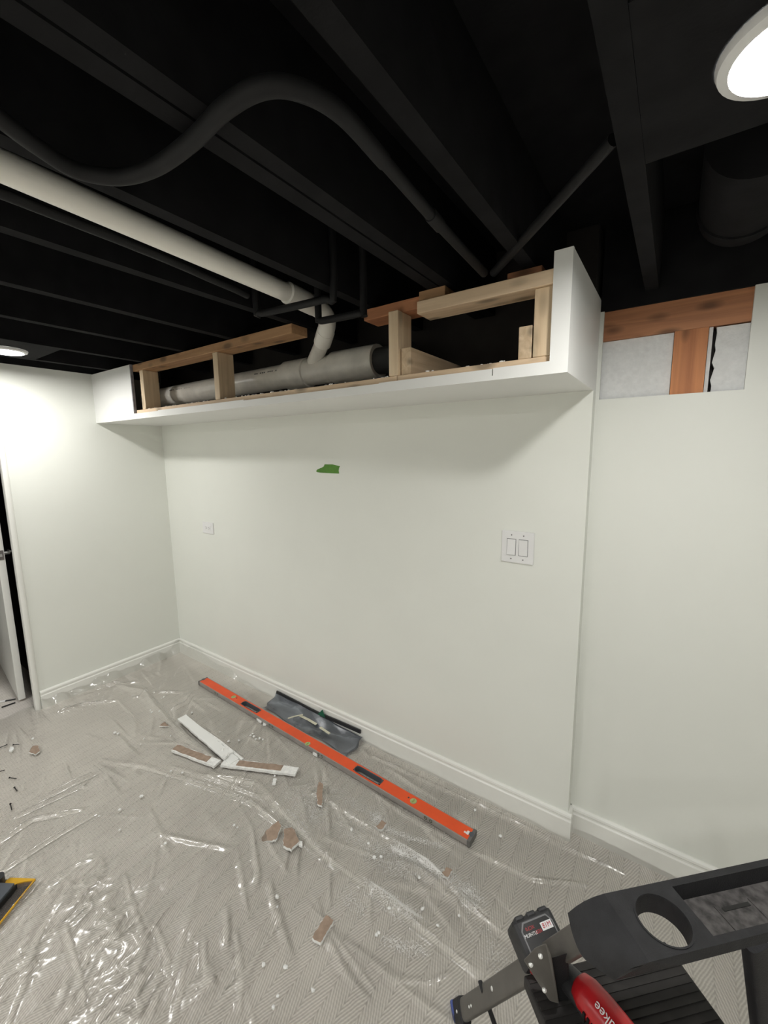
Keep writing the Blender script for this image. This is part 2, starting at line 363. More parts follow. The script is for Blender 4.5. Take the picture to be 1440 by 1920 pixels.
FY = -DS+.0135
LUM = [  # name, box, material
 ('bottom_plate', (.53, 2.365, FY, FY+.089, ZS+.0135, ZS+.0515), 'pine_x'),
 ('bottom_plate', (2.367, 2.90, FY, FY+.089, ZS+.0135, ZS+.0515), 'pine_x'),
 ('stud', (.600, .638, FY+.002, FY+.091, ZS+.052, 2.0575), 'pine_z'),
 ('stud', (1.315, 1.353, FY+.002, FY+.091, ZS+.052, 2.0575), 'pine_z'),
 ('stud', (2.335, 2.373, FY-.004, FY+.085, ZS+.052, 2.050), 'pine_z'),
 ('stud', (2.818, 2.866, FY, FY+.089, ZS+.052, 2.0195), 'pine_z'),
 ('top_plate', (.535, 1.865, FY-.002, FY+.087, 2.058, 2.096), 'honey_x'),
 ('top_plate', (2.45, 2.901, FY-.010, FY+.079, 2.020, 2.058), 'pine_x'),
 ('ledger_block', (2.205, 2.437, FY+.03, FY+.119, 2.051, 2.089), 'red_x'),
 ('ledger_block', (2.440, 2.535, FY+.02, FY+.109, 2.060, 2.098), 'honey_x'),
 ('cross_block', (2.376, 2.414, FY+.01, -.002, ZS+.052, ZS+.141), 'pine_y'),
 ('cross_block', (2.776, 2.814, FY+.004, -.002, ZS+.052, ZS+.141), 'pine_y'),
 ('ledger_block', (2.72, 2.82, -.36, -.27, 2.0585, 2.0995), 'red_x'),
]
for nme, bx6, mt in LUM: bxo(nme, bx6, mt, sof, .0025)
# little shreds of gypsum along the bottom plate
bm = B()
for k in range(90):
    x = rnd.uniform(.6, 2.8); y = FY+rnd.uniform(0, .02); s = rnd.uniform(.002, .005)
    bmesh.ops.create_icosphere(bm, subdivisions=1, radius=s, matrix=Matrix.Translation((x, y, ZS+.053)) @ Matrix.Diagonal((rnd.uniform(.8, 3), 1, .6, 1)))
o = obj('gypsum_shreds', bm, 'dust', sof); o['kind'] = 'stuff'

# ------------------------------------------------------------------ pipes
PY, PZ = -.20, 1.950
dp = thing('drain_pipe', 'fat grey plastic drain pipe lying inside the opened soffit', 'pipe', (1.2, PY, PZ))
bm = B(); tube(bm, [(.25, PY, PZ-.012), (1.66, PY, PZ)], .057, 32); obj('main_pipe', bm, 'pvc_g', dp, True)
bm = B(); tube(bm, [(1.60, PY, PZ), (1.605, PY, PZ), (1.74, PY, PZ), (1.745, PY, PZ)], [.058, .066, .066, .060], 32); obj('coupling', bm, 'pvc_g', dp, True)
bm = B(); tube(bm, [(1.745, PY, PZ), (1.96, PY, PZ)], .060, 32); obj('wye_body', bm, 'pvc_g', dp, True)
bm = B(); tube(bm, [(1.90, PY, PZ), (1.905, PY, PZ), (2.135, PY, PZ), (2.14, PY, PZ)], [.060, .0685, .0685, .067], 32); obj('hub', bm, 'pvc_g', dp, True)
bm = B(); tube(bm, [(2.139, PY, PZ), (2.30, PY, PZ)], .052, 28); obj('rubber_end', bm, 'rubber', dp, True)
bm = B(); tube(bm, [(.40, PY, PZ-.011), (.43, PY, PZ-.011)], .060, 28); o = obj('hanger_strap', bm, 'rubber', dp, True)
bm = B(); box(bm, .408, .422, PY-.002, PY+.002, PZ+.05, 2.335); obj('hanger_strap', bm, 'rubber', dp)
bm = B()
for k in range(16):
    if k % 5 == 3: continue
    x0 = .62+k*.018
    a = math.radians(203)
    obox(bm, (x0, PY+math.cos(a)*.0573, PZ-.010-math.sin(a)*.0573), (1, 0, 0), (-math.sin(a), 0, 0) if 0 else (0, math.sin(a), math.cos(a)), (0, math.cos(a), -math.sin(a)), .011, .006, .0008)
for k in range(12):
    if k % 4 == 2: continue
    a = math.radians(203)
    obox(bm, (1.42+k*.014, PY+math.cos(a)*.0573, PZ-.002-math.sin(a)*.0573), (1, 0, 0), (0, math.sin(a), math.cos(a)), (0, math.cos(a), -math.sin(a)), .009, .006, .0008)
o = obj('printed_marking', bm, 'pipe_ink', dp); o['kind'] = 'stuff'
wp = thing('white_pipe', 'white plastic pipe running under the black ceiling and elbowing into the soffit', 'pipe', (2.1, -1.3, 2.1))
bm = B(); tube(bm, [(2.155, -3.2, 2.15), (2.020, -.56, 2.131)], .030, 24); obj('pipe_run', bm, 'pvc_w', wp, True)
bm = B(); tube(bm, [(2.0215, -.585, 2.131), (2.0212, -.58, 2.131), (2.018, -.45, 2.124), (2.018, -.445, 2.124)], [.031, .036, .036, .032], 24); obj('coupling', bm, 'pvc_w', wp, True)
el = smoothpath([(2.018, -.447, 2.124), (2.017, -.41, 2.119), (2.008, -.37, 2.106), (1.985, -.338, 2.089), (1.955, -.315, 2.070)], 5)
bm = B(); tube(bm, el, .0345, 24); obj('elbow', bm, 'pvc_w', wp, True)
bm = B(); tube(bm, [(1.957, -.316, 2.071), (1.905, -.283, 2.040)], .0365, 24); obj('coupling', bm, 'pvc_w', wp, True)
bm = B(); tube(bm, [(1.904, -.282, 2.0395), (1.80, -.228, 1.985)], .031, 24); obj('wye_branch', bm, 'pvc_g', dp, True)
def pipe(name, pts, r, label, n=8, mat='blackpipe', cat='pipe', joints=()):
    bm = B(); tube(bm, smoothpath(pts, n) if n else pts, r, 16); o = obj(name, bm, mat, None, True); tag(o, label, cat)
    for p, q, rr in joints:
        bm = B(); tube(bm, [p, q], rr, 16); obj('pipe_joint', bm, mat, o, True)
    return o
Z1 = 2.083
hose = [(2.329, -1.442, Z1), (2.301, -1.402, Z1), (2.274, -1.349, Z1), (2.258, -1.292, Z1), (2.297, -1.239, Z1), (2.378, -1.213, Z1), (2.490, -1.210, Z1), (2.587, -1.218, Z1), (2.660, -1.210, Z1), (2.700, -1.178, Z1), (2.721, -1.112, Z1), (2.714, -0.989, Z1)]
hose2 = [(2.714, -0.989, Z1), (2.698, -0.773, Z1), (2.682, -0.443, Z1)]
hq = smoothpath(hose, 8); hd = (hq[0]-hq[3]).normalized()
hose = [hq[0]+hd*1.6, hq[0]+hd*.6]+hq
pipe('flexible_hose', hose, .0135, 'black wavy flexible conduit snaking below the ceiling joists', 0, cat='conduit')
pipe('straight_conduit', hose2, .0115, 'thin black straight conduit between the joists ending above the soffit frame', 0, cat='conduit', joints=[((2.700, -0.797, Z1), (2.696, -0.742, Z1), .014)])
pipe('diagonal_conduit', [(3.035, -0.733, 2.13), (2.697, -0.411, 2.09)], .0115, 'thin black conduit running diagonally toward the right ceiling lamp', 0, cat='conduit')
pipe('water_pipe', [(2.035, -3.2, 2.115), (2.00, -1.3, 2.112), (1.955, -.80, 2.112), (1.935, -.68, 2.112)], .011, 'black painted pipe running alongside the white pipe', 5)
pipe('crossing_pipe', [(1.895, -.615, 2.33), (1.897, -.613, 2.09), (1.91, -.611, 2.077), (1.98, -.605, 2.073), (2.20, -.590, 2.070), (2.240, -.588, 2.078), (2.240, -.588, 2.33)], .012, 'black pipe crossing below the white pipe, farther from the soffit', 4)
pipe('looped_pipe', [(2.095, -.505, 2.33), (2.095, -.505, 2.060), (2.10, -.505, 2.045), (2.125, -.504, 2.040), (2.27, -.490, 2.040), (2.283, -.489, 2.05), (2.284, -.489, 2.33)], .012, 'black pipe looping under the white pipe elbow, nearest the soffit', 4)
# round duct in the right joist bay
du = thing('round_duct', 'black painted round duct in the joist bay beside the right lamp', 'duct', (3.27, -.3, 2.22))
bm = B(); tube(bm, [(3.27, -.45, 2.225), (3.27, -.10, 2.225), (3.27, -.02, 2.25)], [.10, .10, .085], 32); obj('duct_pipe', bm, 'black', du, True)
bm = B(); tube(bm, [(3.27, -.16, 2.225), (3.27, -.14, 2.225)], .105, 32); obj('duct_collar', bm, 'black', du, True)

# ------------------------------------------------------------------ ceiling lamps
def lamp(x, y, label, board):
    t = thing('ceiling_light', label, 'lamp', (x, y, ZC), 'round recessed ceiling lights')
    bm = B(); n = 40; prof = [(.070, 2.096), (.070, 2.090), (.0735, 2.086), (.086, 2.090), (.089, 2.097), (.089, 2.100)]
    rings = [[bm.verts.new((x+r*math.cos(2*math.pi*k/n), y+r*math.sin(2*math.pi*k/n), z)) for k in range(n)] for r, z in prof]
    for a, b in zip(rings, rings[1:]):
        for k in range(n): bm.faces.new((a[k], a[(k+1) % n], b[(k+1) % n], b[k]))
    obj('trim_ring', bm, 'plastic', t, True)
    bm = B(); bmesh.ops.create_circle(bm, cap_ends=True, segments=40, radius=.0705, matrix=Matrix.Translation((x, y, 2.092))); obj('lamp_lens', bm, 'lens', t)
    bm = B(); box(bm, *board, 2.1002, 2.112); obj('mounting_board', bm, 'black', t)
    bm = B(); tube(bm, [(x, y, 2.1125), (x, y, 2.16)], .075, 24); obj('lamp_housing', bm, 'black', t)
lamp(3.262, -.845, 'round white recessed ceiling light at the upper right, trim ring showing', (3.0835, 3.4595, -1.02, -.68))
lamp(.415, -.955, 'round glaring ceiling light above the left wall and door', (.2605, .6195, -1.12, -.79))
lamp(3.262, -3.6, 'round fill light added at the unseen back of the room, right of its row', (3.0835, 3.4595, -3.77, -3.43))  # unseen back row, added as fill to brighten upright faces
lamp(1.655, -3.6, 'round fill light added at the unseen back of the room, middle of its row', (1.4755, 1.8335, -3.77, -3.43))
lamp(3.262, -2.45, 'round fill light added out of view behind the camera, right of its row', (3.0835, 3.4595, -2.62, -2.28))  # unseen row added behind the camera as fill, lifting the area under the soffit
lamp(1.655, -2.45, 'round fill light added out of view behind the camera, middle of its row', (1.4755, 1.8335, -2.62, -2.28))
lamp(.440, -2.45, 'round fill light added out of view behind the camera, left of its row', (.2605, .6195, -2.62, -2.28))

# ------------------------------------------------------------------ wall plates, tape
ol = thing('wall_outlet', 'white sideways wall outlet on the left of the back wall', 'outlet', (.515, 0, 1.065))
bxo('cover_plate', (.452, .578, -.006, -.0002, 1.025, 1.106), 'plastic', ol, .002)
rc = bxo('receptacle', (.481, .549, -.0085, -.0055, 1.049, 1.082), 'plastic', ol, .001)
for cx in (.498, .532):
    for dz, hh in ((.006, .008), (-.006, .007)):
        bxo('slot', (cx-.004, cx+.004, -.0092, -.008, 1.0655+dz-.001, 1.0655+dz+.001), 'slot', rc)
    bm = B(); tube(bm, [(cx+.010, -.0092, 1.0655), (cx+.010, -.008, 1.0655)], .0025, 10); obj('ground_hole', bm, 'slot', rc)
for xx in (.466, .564):
    bm = B(); tube(bm, [(xx, -.0068, 1.0655), (xx, -.0055, 1.0655)], .003, 10); obj('screw', bm, 'plastic', ol)
sw = thing('light_switch', 'white double rocker light switch plate on the back wall', 'switch', (2.672, 0, 1.195))
bxo('switch_plate', (2.607, 2.737, -.0065, -.0002, 1.130, 1.260), 'plastic', sw, .0025)
for k, cx in enumerate((2.648, 2.696)):
    bm = B(); box(bm, cx-.0185, cx+.0185, -.0072, -.006, 1.161, 1.229); obj('switch_recess', bm, 'labelgrey', sw)
    bm = B(); tilt = (.004, -.0005) if k == 0 else (-.0005, .004)   # which end stands proud
    y0, y1 = -.0078-max(tilt[0], 0), -.0078-max(tilt[1], 0)
    pr = [(-.0062, 1.163), (y0, 1.163), (-.0085, 1.195), (y1, 1.227), (-.0062, 1.227)]
    v0 = [bm.verts.new((cx-.0167, y, z)) for y, z in pr]; v1 = [bm.verts.new((cx+.0167, y, z)) for y, z in pr]
    for i in range(5): bm.faces.new((v0[i], v0[(i+1) % 5], v1[(i+1) % 5], v1[i]))
    bm.faces.new(v0[::-1]); bm.faces.new(v1)
    r = obj('rocker', bm, 'plastic', sw); r['label'] = ['rocker pressed at its upper end', 'rocker pressed at its lower end'][k]
    for zz in (1.146, 1.244):
        bm = B(); tube(bm, [(cx, -.0073, zz), (cx, -.006, zz)], .0028, 10); s = obj('screw', bm, 'labelgrey', sw)
bm = B(); poly = [(1.574, 1.481), (1.583, 1.490), (1.612, 1.500), (1.628, 1.507), (1.634, 1.518), (1.690, 1.518), (1.742, 1.509), (1.735, 1.502), (1.731, 1.486), (1.734, 1.471), (1.660, 1.472), (1.600, 1.473), (1.580, 1.476)]
nb = len(poly); a = [bm.verts.new((x, -.0002, z)) for x, z in poly]; b2 = [bm.verts.new((x, -.0012-(.004 if x < 1.6 else 0), z)) for x, z in poly]
for k in range(nb): bm.faces.new((a[k], a[(k+1) % nb], b2[(k+1) % nb], b2[k]))
bm.faces.new(b2); bm.faces.new(a[::-1])
tag(obj('painter_tape', bm, 'tape'), 'torn piece of green tape stuck on the back wall', 'tape')

# ------------------------------------------------------------------ plastic sheet over the floor
def value_noise(X, Y, s, seed):
    r = np.random.RandomState(seed); g = r.rand(96, 96)
    x = (X/s) % 95; y = (Y/s) % 95; i = x.astype(int); j = y.astype(int); fx = x-i; fy = y-j
    fx = fx*fx*(3-2*fx); fy = fy*fy*(3-2*fy); i2 = (i+1) % 96; j2 = (j+1) % 96
    return g[i, j]*(1-fx)*(1-fy)+g[i2, j]*fx*(1-fy)+g[i, j2]*(1-fx)*fy+g[i2, j2]*fx*fy
def polydist(X, Y, pts):
    d = np.full(X.shape, 9.0); tt = np.zeros(X.shape); n = len(pts)-1
    for k in range(n):
        ax, ay = pts[k]; bx, by = pts[k+1]; dx, dy = bx-ax, by-ay; L = dx*dx+dy*dy+1e-9
        t = np.clip(((X-ax)*dx+(Y-ay)*dy)/L, 0, 1); q = np.hypot(X-ax-t*dx, Y-ay-t*dy)
        m = q < d; d[m] = q[m]; tt[m] = (k+t[m])/n
    return d, tt
LEV0, LEV1 = (.583, -.170), (2.606, -.236)
FOLDS = [  # floor polyline, height, half width
 ([(0.064, -0.549), (0.319, -0.457), (0.688, -0.521), (1.019, -0.557), (1.276, -0.558)], .026, .030),
 ([(1.392, -0.633), (1.620, -0.539), (1.854, -0.579), (2.120, -0.622), (2.433, -0.625), (2.705, -0.631), (2.856, -0.640)], .022, .026),
 ([(0.828, -0.896), (1.060, -0.793), (1.477, -0.674), (1.689, -0.623), (1.961, -0.631)], .014, .016),
 ([(1.185, -0.709), (1.491, -0.626), (1.738, -0.572)], .010, .012),
 ([(1.896, -0.421), (2.292, -0.422), (2.495, -0.425), (2.690, -0.471), (2.882, -0.493)], .014, .014),
 ([(1.461, -0.190), (1.891, -0.224), (2.311, -0.286), (2.648, -0.269), (2.850, -0.252), (3.066, -0.139)], .011, .014),
 ([(1.986, -0.079), (2.380, -0.063), (2.705, -0.050), (2.960, -0.051), (3.176, -0.041)], .010, .014),
 ([(0.874, -1.157), (0.884, -1.056), (0.907, -0.939)], .016, .014),
 ([(0.899, -1.259), (0.910, -1.167), (0.939, -1.031)], .014, .012),
 ([(0.992, -1.334), (0.975, -1.224), (1.086, -1.082)], .012, .014),
 ([(1.167, -1.373), (1.154, -1.238), (1.166, -1.028)], .010, .013),
 ([(0.141, -0.919), (0.179, -0.764), (0.316, -0.605)], .014, .014),
 ([(0.019, -0.768), (0.085, -0.574), (0.199, -0.419)], .014, .014),
 ([(0.372, -0.532), (0.457, -0.402), (0.591, -0.313)], .013, .012),
 ([(0.716, -0.470), (0.720, -0.369), (0.665, -0.300)], .013, .010),
 ([(1.384, -1.423), (1.350, -1.341), (1.319, -1.294)], .010, .010),
 ([(1.557, -1.108), (1.702, -1.144), (1.816, -1.167)], .008, .008),
 ([(1.841, -1.130), (1.960, -1.157), (2.033, -1.187)], .008, .007),
 ([(2.079, -0.987), (2.188, -1.051), (2.258, -1.106)], .008, .007),
 ([(1.586, -1.304), (1.777, -1.332), (1.890, -1.358)], .008, .008),
 ([(2.004, -1.057), (2.111, -1.119)], .007, .007),
 ([(1.815, -0.446), (1.919, -0.336), (1.806, -0.290)], .008, .007),
 ([(2.226, -0.788), (2.402, -0.821), (2.550, -0.849)], .006, .007),
 ([(2.588, -0.792), (2.671, -0.744), (2.715, -0.690)], .007, .008),
]
def sheet_height(X, Y):
    H = .0030+.004*value_noise(X+3, Y+9, .31, 1)+.0022*value_noise(X+3, Y+9, .11, 2)
    for pts, h, wd in FOLDS:
        d, t = polydist(X, Y, pts); wd = wd*1.25
        q = np.clip(1-d/(wd*(.75+.5*value_noise(X, Y+7, .09, 3))), 0, 1)
        H = H+h*1.25*(.5-.5*np.cos(np.pi*q))*np.sin(np.pi*np.clip(t*.9+.05, 0, 1))**.5
    r = np.random.RandomState(5)
    for k in range(230):
        cx, cy = r.uniform(.05, 3.3), r.uniform(-1.75, -.05)
        if cx < 2.3 and cy < -.55: an = math.radians(r.normal(-35, 22)+(25 if cx < 1.4 else -8))
        else: an = math.radians(r.normal(-20, 22))
        L = r.uniform(.08, .42); wd = r.uniform(.009, .022); h = wd*r.uniform(.12, .34)
        dx, dy = math.cos(an)*L/2, math.sin(an)*L/2
        sel = (np.abs(X-cx) < L/2+.03) & (np.abs(Y-cy) < L/2+.03)
        if not sel.any(): continue
        bend = r.uniform(-.12, .12)*L
        d, t = polydist(X[sel], Y[sel], [(cx-dx, cy-dy), (cx-dy*bend, cy+dx*bend), (cx+dx, cy+dy)])
        H[sel] += h*(.5-.5*np.cos(np.pi*np.clip(1-d/wd, 0, 1)))*np.sin(np.pi*np.clip(t, .02, .98))**.7
    # crumpled patches where the film is bunched
    wx = X+.05*value_noise(X, Y, .06, 21); wy = Y+.05*value_noise(X+4, Y, .06, 22)
    c1 = np.abs(value_noise(wx+5, wy*.55+8, .040, 11)-.5)*2; c2 = np.abs(value_noise(wy+9, wx+3, .027, 12)-.5)*2
    cr = (1-c1)**3*.75+(1-c2)**3*.25
    for pl, R, h in (([(1.503, -1.203), (1.763, -1.221), (2.017, -1.271)], .075, .017), ([(1.378, -1.254), (1.397, -1.192)], .05, .010), ([(0.946, -1.033), (0.918, -0.932)], .05, .010), ([(2.109, -1.104), (2.131, -1.135)], .03, .012),
                     ([(2.172, -1.045), (2.197, -1.091)], .035, .012), ([(0.662, -0.441), (0.664, -0.336)], .09, .012), ([(0.141, -0.919), (0.225, -0.630)], .07, .011), ([(1.606, -0.796), (1.780, -0.798)], .03, .011),
                     ([(1.630, -1.478), (1.592, -1.392)], .06, .012), ([(1.846, -1.388), (1.802, -1.361)], .04, .012)):
        d, t = polydist(X, Y, pl); H = H+np.exp(-(d/R)**2)*h*cr
    return H
def sheet():
    NX, NY = 680, 380
    u, v = np.meshgrid(np.linspace(0, 1, NX), np.linspace(0, 1, NY), indexing='ij')
    yb = -2.0+1.985*v
    x0 = np.where(yb > -.93, .0185, -.075+.01*np.sin(yb*40))
    X = x0+(3.75-x0)*u
    y1 = np.where(X < W+.018, -.0185, E-.0185)
    Y = -2.0+(y1+2.0)*v
    H = sheet_height(X, Y)
    d, t = polydist(X, Y, [LEV0, LEV1]); H = .0035+(H-.0035)*np.clip((d-.035)/.03, 0, 1)
    dw = y1-Y
    amp = np.interp(X, [0, .35, .75, 1.0, 2.9, 3.0, 3.8], [.105, .10, .05, .012, .012, .02, .02])
    H = H+amp*np.exp(-(dw/.045)**1.4)*(1+.25*np.sin(X*23+2*np.sin(X*7)))
    dl = X-x0
    H = H+np.where(Y > -.92, .052, .0)*np.exp(-(dl/.045)**1.4)*(1+.25*np.sin(Y*19+np.sin(Y*41)))
    H = np.minimum(H, .118)
    vs = np.stack([X, Y, H], -1).reshape(-1, 3)
    idx = np.arange(NX*NY).reshape(NX, NY)
    q = np.stack([idx[:-1, :-1], idx[1:, :-1], idx[1:, 1:], idx[:-1, 1:]], -1).reshape(-1, 4)
    me = bpy.data.meshes.new('plastic_sheet'); me.from_pydata(vs.tolist(), [], q.tolist()); me.materials.append(M['film'])
    for p in me.polygons: p.use_smooth = True
    o = bpy.data.objects.new('plastic_sheet', me); COL.objects.link(o)
    tag(o, 'clear crinkled plastic sheet spread over the carpet', 'plastic sheet')
sheet()
def zs(x, y): return float(sheet_height(np.array([[x]]), np.array([[y]]))[0, 0])

# ------------------------------------------------------------------ spirit level
def level():
    a = Vector((LEV0[0], LEV0[1], 0)); b = Vector((LEV1[0], LEV1[1], 0)); L = (b-a).length
    d = (b-a).normalized(); n = Vector((-d.y, d.x, 0)); up = Vector((0, 0, 1))
    t = thing('spirit_level', 'long orange box spirit level lying on the plastic sheet', 'level', (a+b)/2)
    z0, th, wd = .0045, .025, .064
    P = lambda s, m, z: a+d*s+n*m+up*z
    cut = [(.545, .165), (1.475, .165)]   # hand holes: centre along, length
    def bar(name, s0, s1, m0, m1, za, zb, mat):
        bm = B(); obox(bm, P((s0+s1)/2, (m0+m1)/2, (za+zb)/2), d, n, up, s1-s0, m1-m0, zb-za); return obj(name, bm, mat, t)
    # box section built round the two hand holes
    bm = B(); bo = B(); edges = [0.012]
    spans = [(.012, cut[0][0]-cut[0][1]/2), (cut[0][0]+cut[0][1]/2, cut[1][0]-cut[1][1]/2), (cut[1][0]+cut[1][1]/2, L-.012)]
    for s0, s1 in spans:
        obox(bm, P((s0+s1)/2, 0, z0+th/2), d, n, up, s1-s0, wd, th)
        obox(bo, P((s0+s1)/2, 0, z0+th+.0006), d, n, up, s1-s0, wd-.009, .0012)
    for c, l in cut:
        for sg in (-1, 1):
            obox(bm, P(c, sg*(wd/2-.007), z0+th/2), d, n, up, l, .014, th)
            obox(bo, P(c, sg*(wd/2-.00925), z0+th+.0006), d, n, up, l, .0095, .0012)
    obj('body', bm, 'alu', t); obj('orange_face', bo, 'orange', t)
    for c, l in cut:
        bm = B(); R = .0175
        def ring(off):
            out = []
            for k in range(24):
                an = 2*math.pi*k/24; sx = (l/2-R-.002)*(1 if math.cos(an) >= 0 else -1)
                out.append((sx+(R+off)*math.cos(an), (R+off)*math.sin(an)))
            return out
        o1 = [bm.verts.new(P(c+x, y, z0+th+.0025)) for x, y in ring(.003)]; i1 = [bm.verts.new(P(c+x, y, z0+th+.0025)) for x, y in ring(-.0005)]
        i0 = [bm.verts.new(P(c+x, y, z0)) for x, y in ring(-.0005)]; o0 = [bm.verts.new(P(c+x, y, z0+th+.0002)) for x, y in ring(.003)]
        for k in range(24):
            k2 = (k+1) % 24
            bm.faces.new((o1[k], o1[k2], i1[k2], i1[k])); bm.faces.new((i1[k], i1[k2], i0[k2], i0[k])); bm.faces.new((o0[k], o0[k2], o1[k2], o1[k]))
        obj('hand_hole_grip', bm, 'slate', t)
    for s, mm in ((.365, 0.0), (1.075, -.022), (1.735, 0.0)):
        bm = B(); c = P(s, mm, z0+th)
        tube(bm, [c, c+up*.0018], .0155, 24); v = obj('vial_window', bm, 'alu', t)
        bm = B(); tube(bm, [c+up*.0016, c+up*.0026], .0135, 24); obj('vial_lens', bm, 'vial', v)
        bm = B()
        for k in (-.003, .003): obox(bm, c+d*k*.6+n*0+up*.0028, d, n, up, .0009, .018, .0006)
        obj('vial_line', bm, 'vialline', v)
        if mm == 0:
            bm = B(); c2 = P(s-.028 if s > 1 else s+.028, .004, z0+th); tube(bm, [c2+up*.0008, c2+up*.0016], .0045, 12); obj('vial_port', bm, 'slot', t)
    for s in (.22, .78, 1.18, 1.83):
        for k in (-.013, .013):
            bm = B(); c = P(s+k, -wd/2, z0+th*.55)
            bmesh.ops.create_circle(bm, segments=14, radius=.0075)
            vv = list(bm.verts); inner = [bm.verts.new(x.co*.55) for x in vv]
            for i in range(14): bm.faces.new((vv[i], vv[(i+1) % 14], inner[(i+1) % 14], inner[i]))
            for e in list(bm.edges):
                if not e.link_faces: bm.edges.remove(e)
            m = Matrix((d, up, -n)).transposed().to_4x4(); m.translation = c-n*.0006
            bmesh.ops.transform(bm, matrix=m, verts=bm.verts); obj('printed_ring', bm, 'vialline', t)
    for s in (.0065, L-.0065):
        bm = B(); obox(bm, P(s, 0, z0+th/2), d, n, up, .015, wd+.003, th+.003); e = obj('end_cap', bm, 'cap', t, False, .002)
        sg = -1 if s < 1 else 1
        bm = B(); tube(bm, [P(s-sg*.002, .002, z0+th+.001), P(s-sg*.002, .002, z0+th+.0022)], .012, 6); obj('cap_insert', bm, 'slate', e)
    bm = B(); obox(bm, P(L-.024, 0, z0+th+.0015), d, n, up, .010, .018, .0008); obox(bm, P(L-.034, -.004, z0+th+.0015), d, n, up, .010, .008, .0008); obj('label_mark', bm, 'inkwhite', t)
level()

# ------------------------------------------------------------------ grey bag and bits behind the level
def bag():
    NX, NY = 60, 22; bm = B(); g = []
    for i in range(NX):
        row = []
        for j in range(NY):
            u, v = i/(NX-1), j/(NY-1)
            x = 1.165+.715*u+.012*math.sin(v*9+u*3)*(1 if i in (0, NX-1) else .5); y = -.132+.108*v+.010*math.sin(u*11)*(1-v)-.028*u*(1-v)
            z = .008+.002*math.sin(u*23+v*7)+.004*math.sin(u*9-v*5+1)+.052*v**2.2*(.75+.25*math.sin(u*5+.6))+.001*rnd.random()
            row.append(bm.verts.new((x, y, z)))
        g.append(row)
    for i in range(NX-1):
        for j in range(NY-1): bm.faces.new((g[i][j], g[i+1][j], g[i+1][j+1], g[i][j+1]))
    o = obj('plastic_bag', bm, 'bag', None, 'all'); md = o.modifiers.new('thick', 'SOLIDIFY'); md.thickness = .0006
    tag(o, 'crumpled dark grey translucent bag between the level and the baseboard', 'bag')
    bm = B(); prof = smoothpath([(1.18, -.0245, .052), (1.35, -.024, .046), (1.52, -.0235, .040), (1.70, -.024, .047), (1.86, -.025, .052)], 5)
    for p, q in zip(prof, prof[1:]): pass
    a = [[bm.verts.new((p.x, p.y+dy, p.z+dz)) for dy, dz in ((-.004, 0), (.004, 0), (.004, .020), (-.004, .020))] for p in prof]
    for r0, r1 in zip(a, a[1:]):
        for k in range(4): bm.faces.new((r0[k], r0[(k+1) % 4], r1[(k+1) % 4], r1[k]))
    bm.faces.new(a[0][::-1]); bm.faces.new(a[-1])
    tag(obj('black_strip', bm, 'blackstrip'), 'long black plastic strip leaning on the baseboard behind the grey bag', 'strip')
    def strip(pts, w, h, z, mat, label, name, cat):
        bm = B()
        for (x0, y0), (x1, y1) in zip(pts, pts[1:]):
            c = Vector(((x0+x1)/2, (y0+y1)/2, z)); d = Vector((x1-x0, y1-y0, 0)); obox(bm, c, d, (-d.y, d.x, 0), (0, 0, 1), d.length+.001, w, h)
        tag(obj(name, bm, mat), label, cat)
    strip([(1.421, -0.151), (1.440, -0.114), (1.468, -0.077)], .008, .003, .045, 'cream', 'thin cream strip lying on top of the grey bag', 'cream_strip', 'strip')
    strip([(1.447, -0.079), (1.512, -0.078), (1.582, -0.083)], .016, .002, .031, 'cream', 'pale paper strip seen in the middle of the grey bag', 'paper_strip', 'strip')
    strip([(1.616, -0.088), (1.698, -0.098)], .014, .002, .029, 'cream', 'short pale paper piece in the right part of the grey bag', 'paper_strip', 'strip')
    bm = B(); c = Vector((1.546, -0.039)+(.066,))
    c = Vector((1.575, -.035, .058)); v = [bm.verts.new(c+Vector(q)) for q in ((-.022, 0, 0), (.03, .004, -.004), (.006, .008, .034), (-.022, -.004, 0), (.03, 0, -.004), (.006, .004, .034))]
    bm.faces.new(v[:3]); bm.faces.new(v[5:2:-1])
    for k in range(3): bm.faces.new((v[k], v[3+k], v[3+(k+1) % 3], v[(k+1) % 3]))
    tag(obj('green_scrap', bm, 'green'), 'small dark green scrap standing against the black strip', 'scrap')
bag()

# ------------------------------------------------------------------ broken drywall
def rough_poly(poly, jit, step=.009):
    out = []
    for k in range(len(poly)):
        a = Vector(poly[k]); b = Vector(poly[(k+1) % len(poly)]); n = max(1, int((b-a).length/step))
        for i in range(n):
            p = a.lerp(b, i/n); out.append((p.x+rnd.uniform(-jit, jit), p.y+rnd.uniform(-jit, jit)))
    return out
def chunk(name, poly, th, label, cat='drywall scrap', paper=True, z=None, jit=.003, group=None, inset=.97, tilt=(0, 0)):
    cx = sum(p[0] for p in poly)/len(poly); cy = sum(p[1] for p in poly)/len(poly)
    if z is None: z = zs(cx, cy)
    bm = B(); rp = rough_poly(poly, jit); prism(bm, rp, 0, th, [(cx+(x-cx)*.985, cy+(y-cy)*.985) for x, y in rp])
    o = obj(name, bm, 'gypsum'); tag(o, label, cat, group)
    if paper:
        bm = B(); pp = [(cx+(x-cx)*(inset+rnd.uniform(-.015, .015)), cy+(y-cy)*(inset+rnd.uniform(-.015, .015))) for x, y in rp]; prism(bm, pp, th, th+.0012); p = obj('paper_face', bm, 'paper', o); p['label'] = 'brown paper facing'
    for w in [o]+list(o.children):
        for vv in w.data.vertices: vv.co.z += z+tilt[0]*(vv.co.x-cx)+tilt[1]*(vv.co.y-cy)
    return o
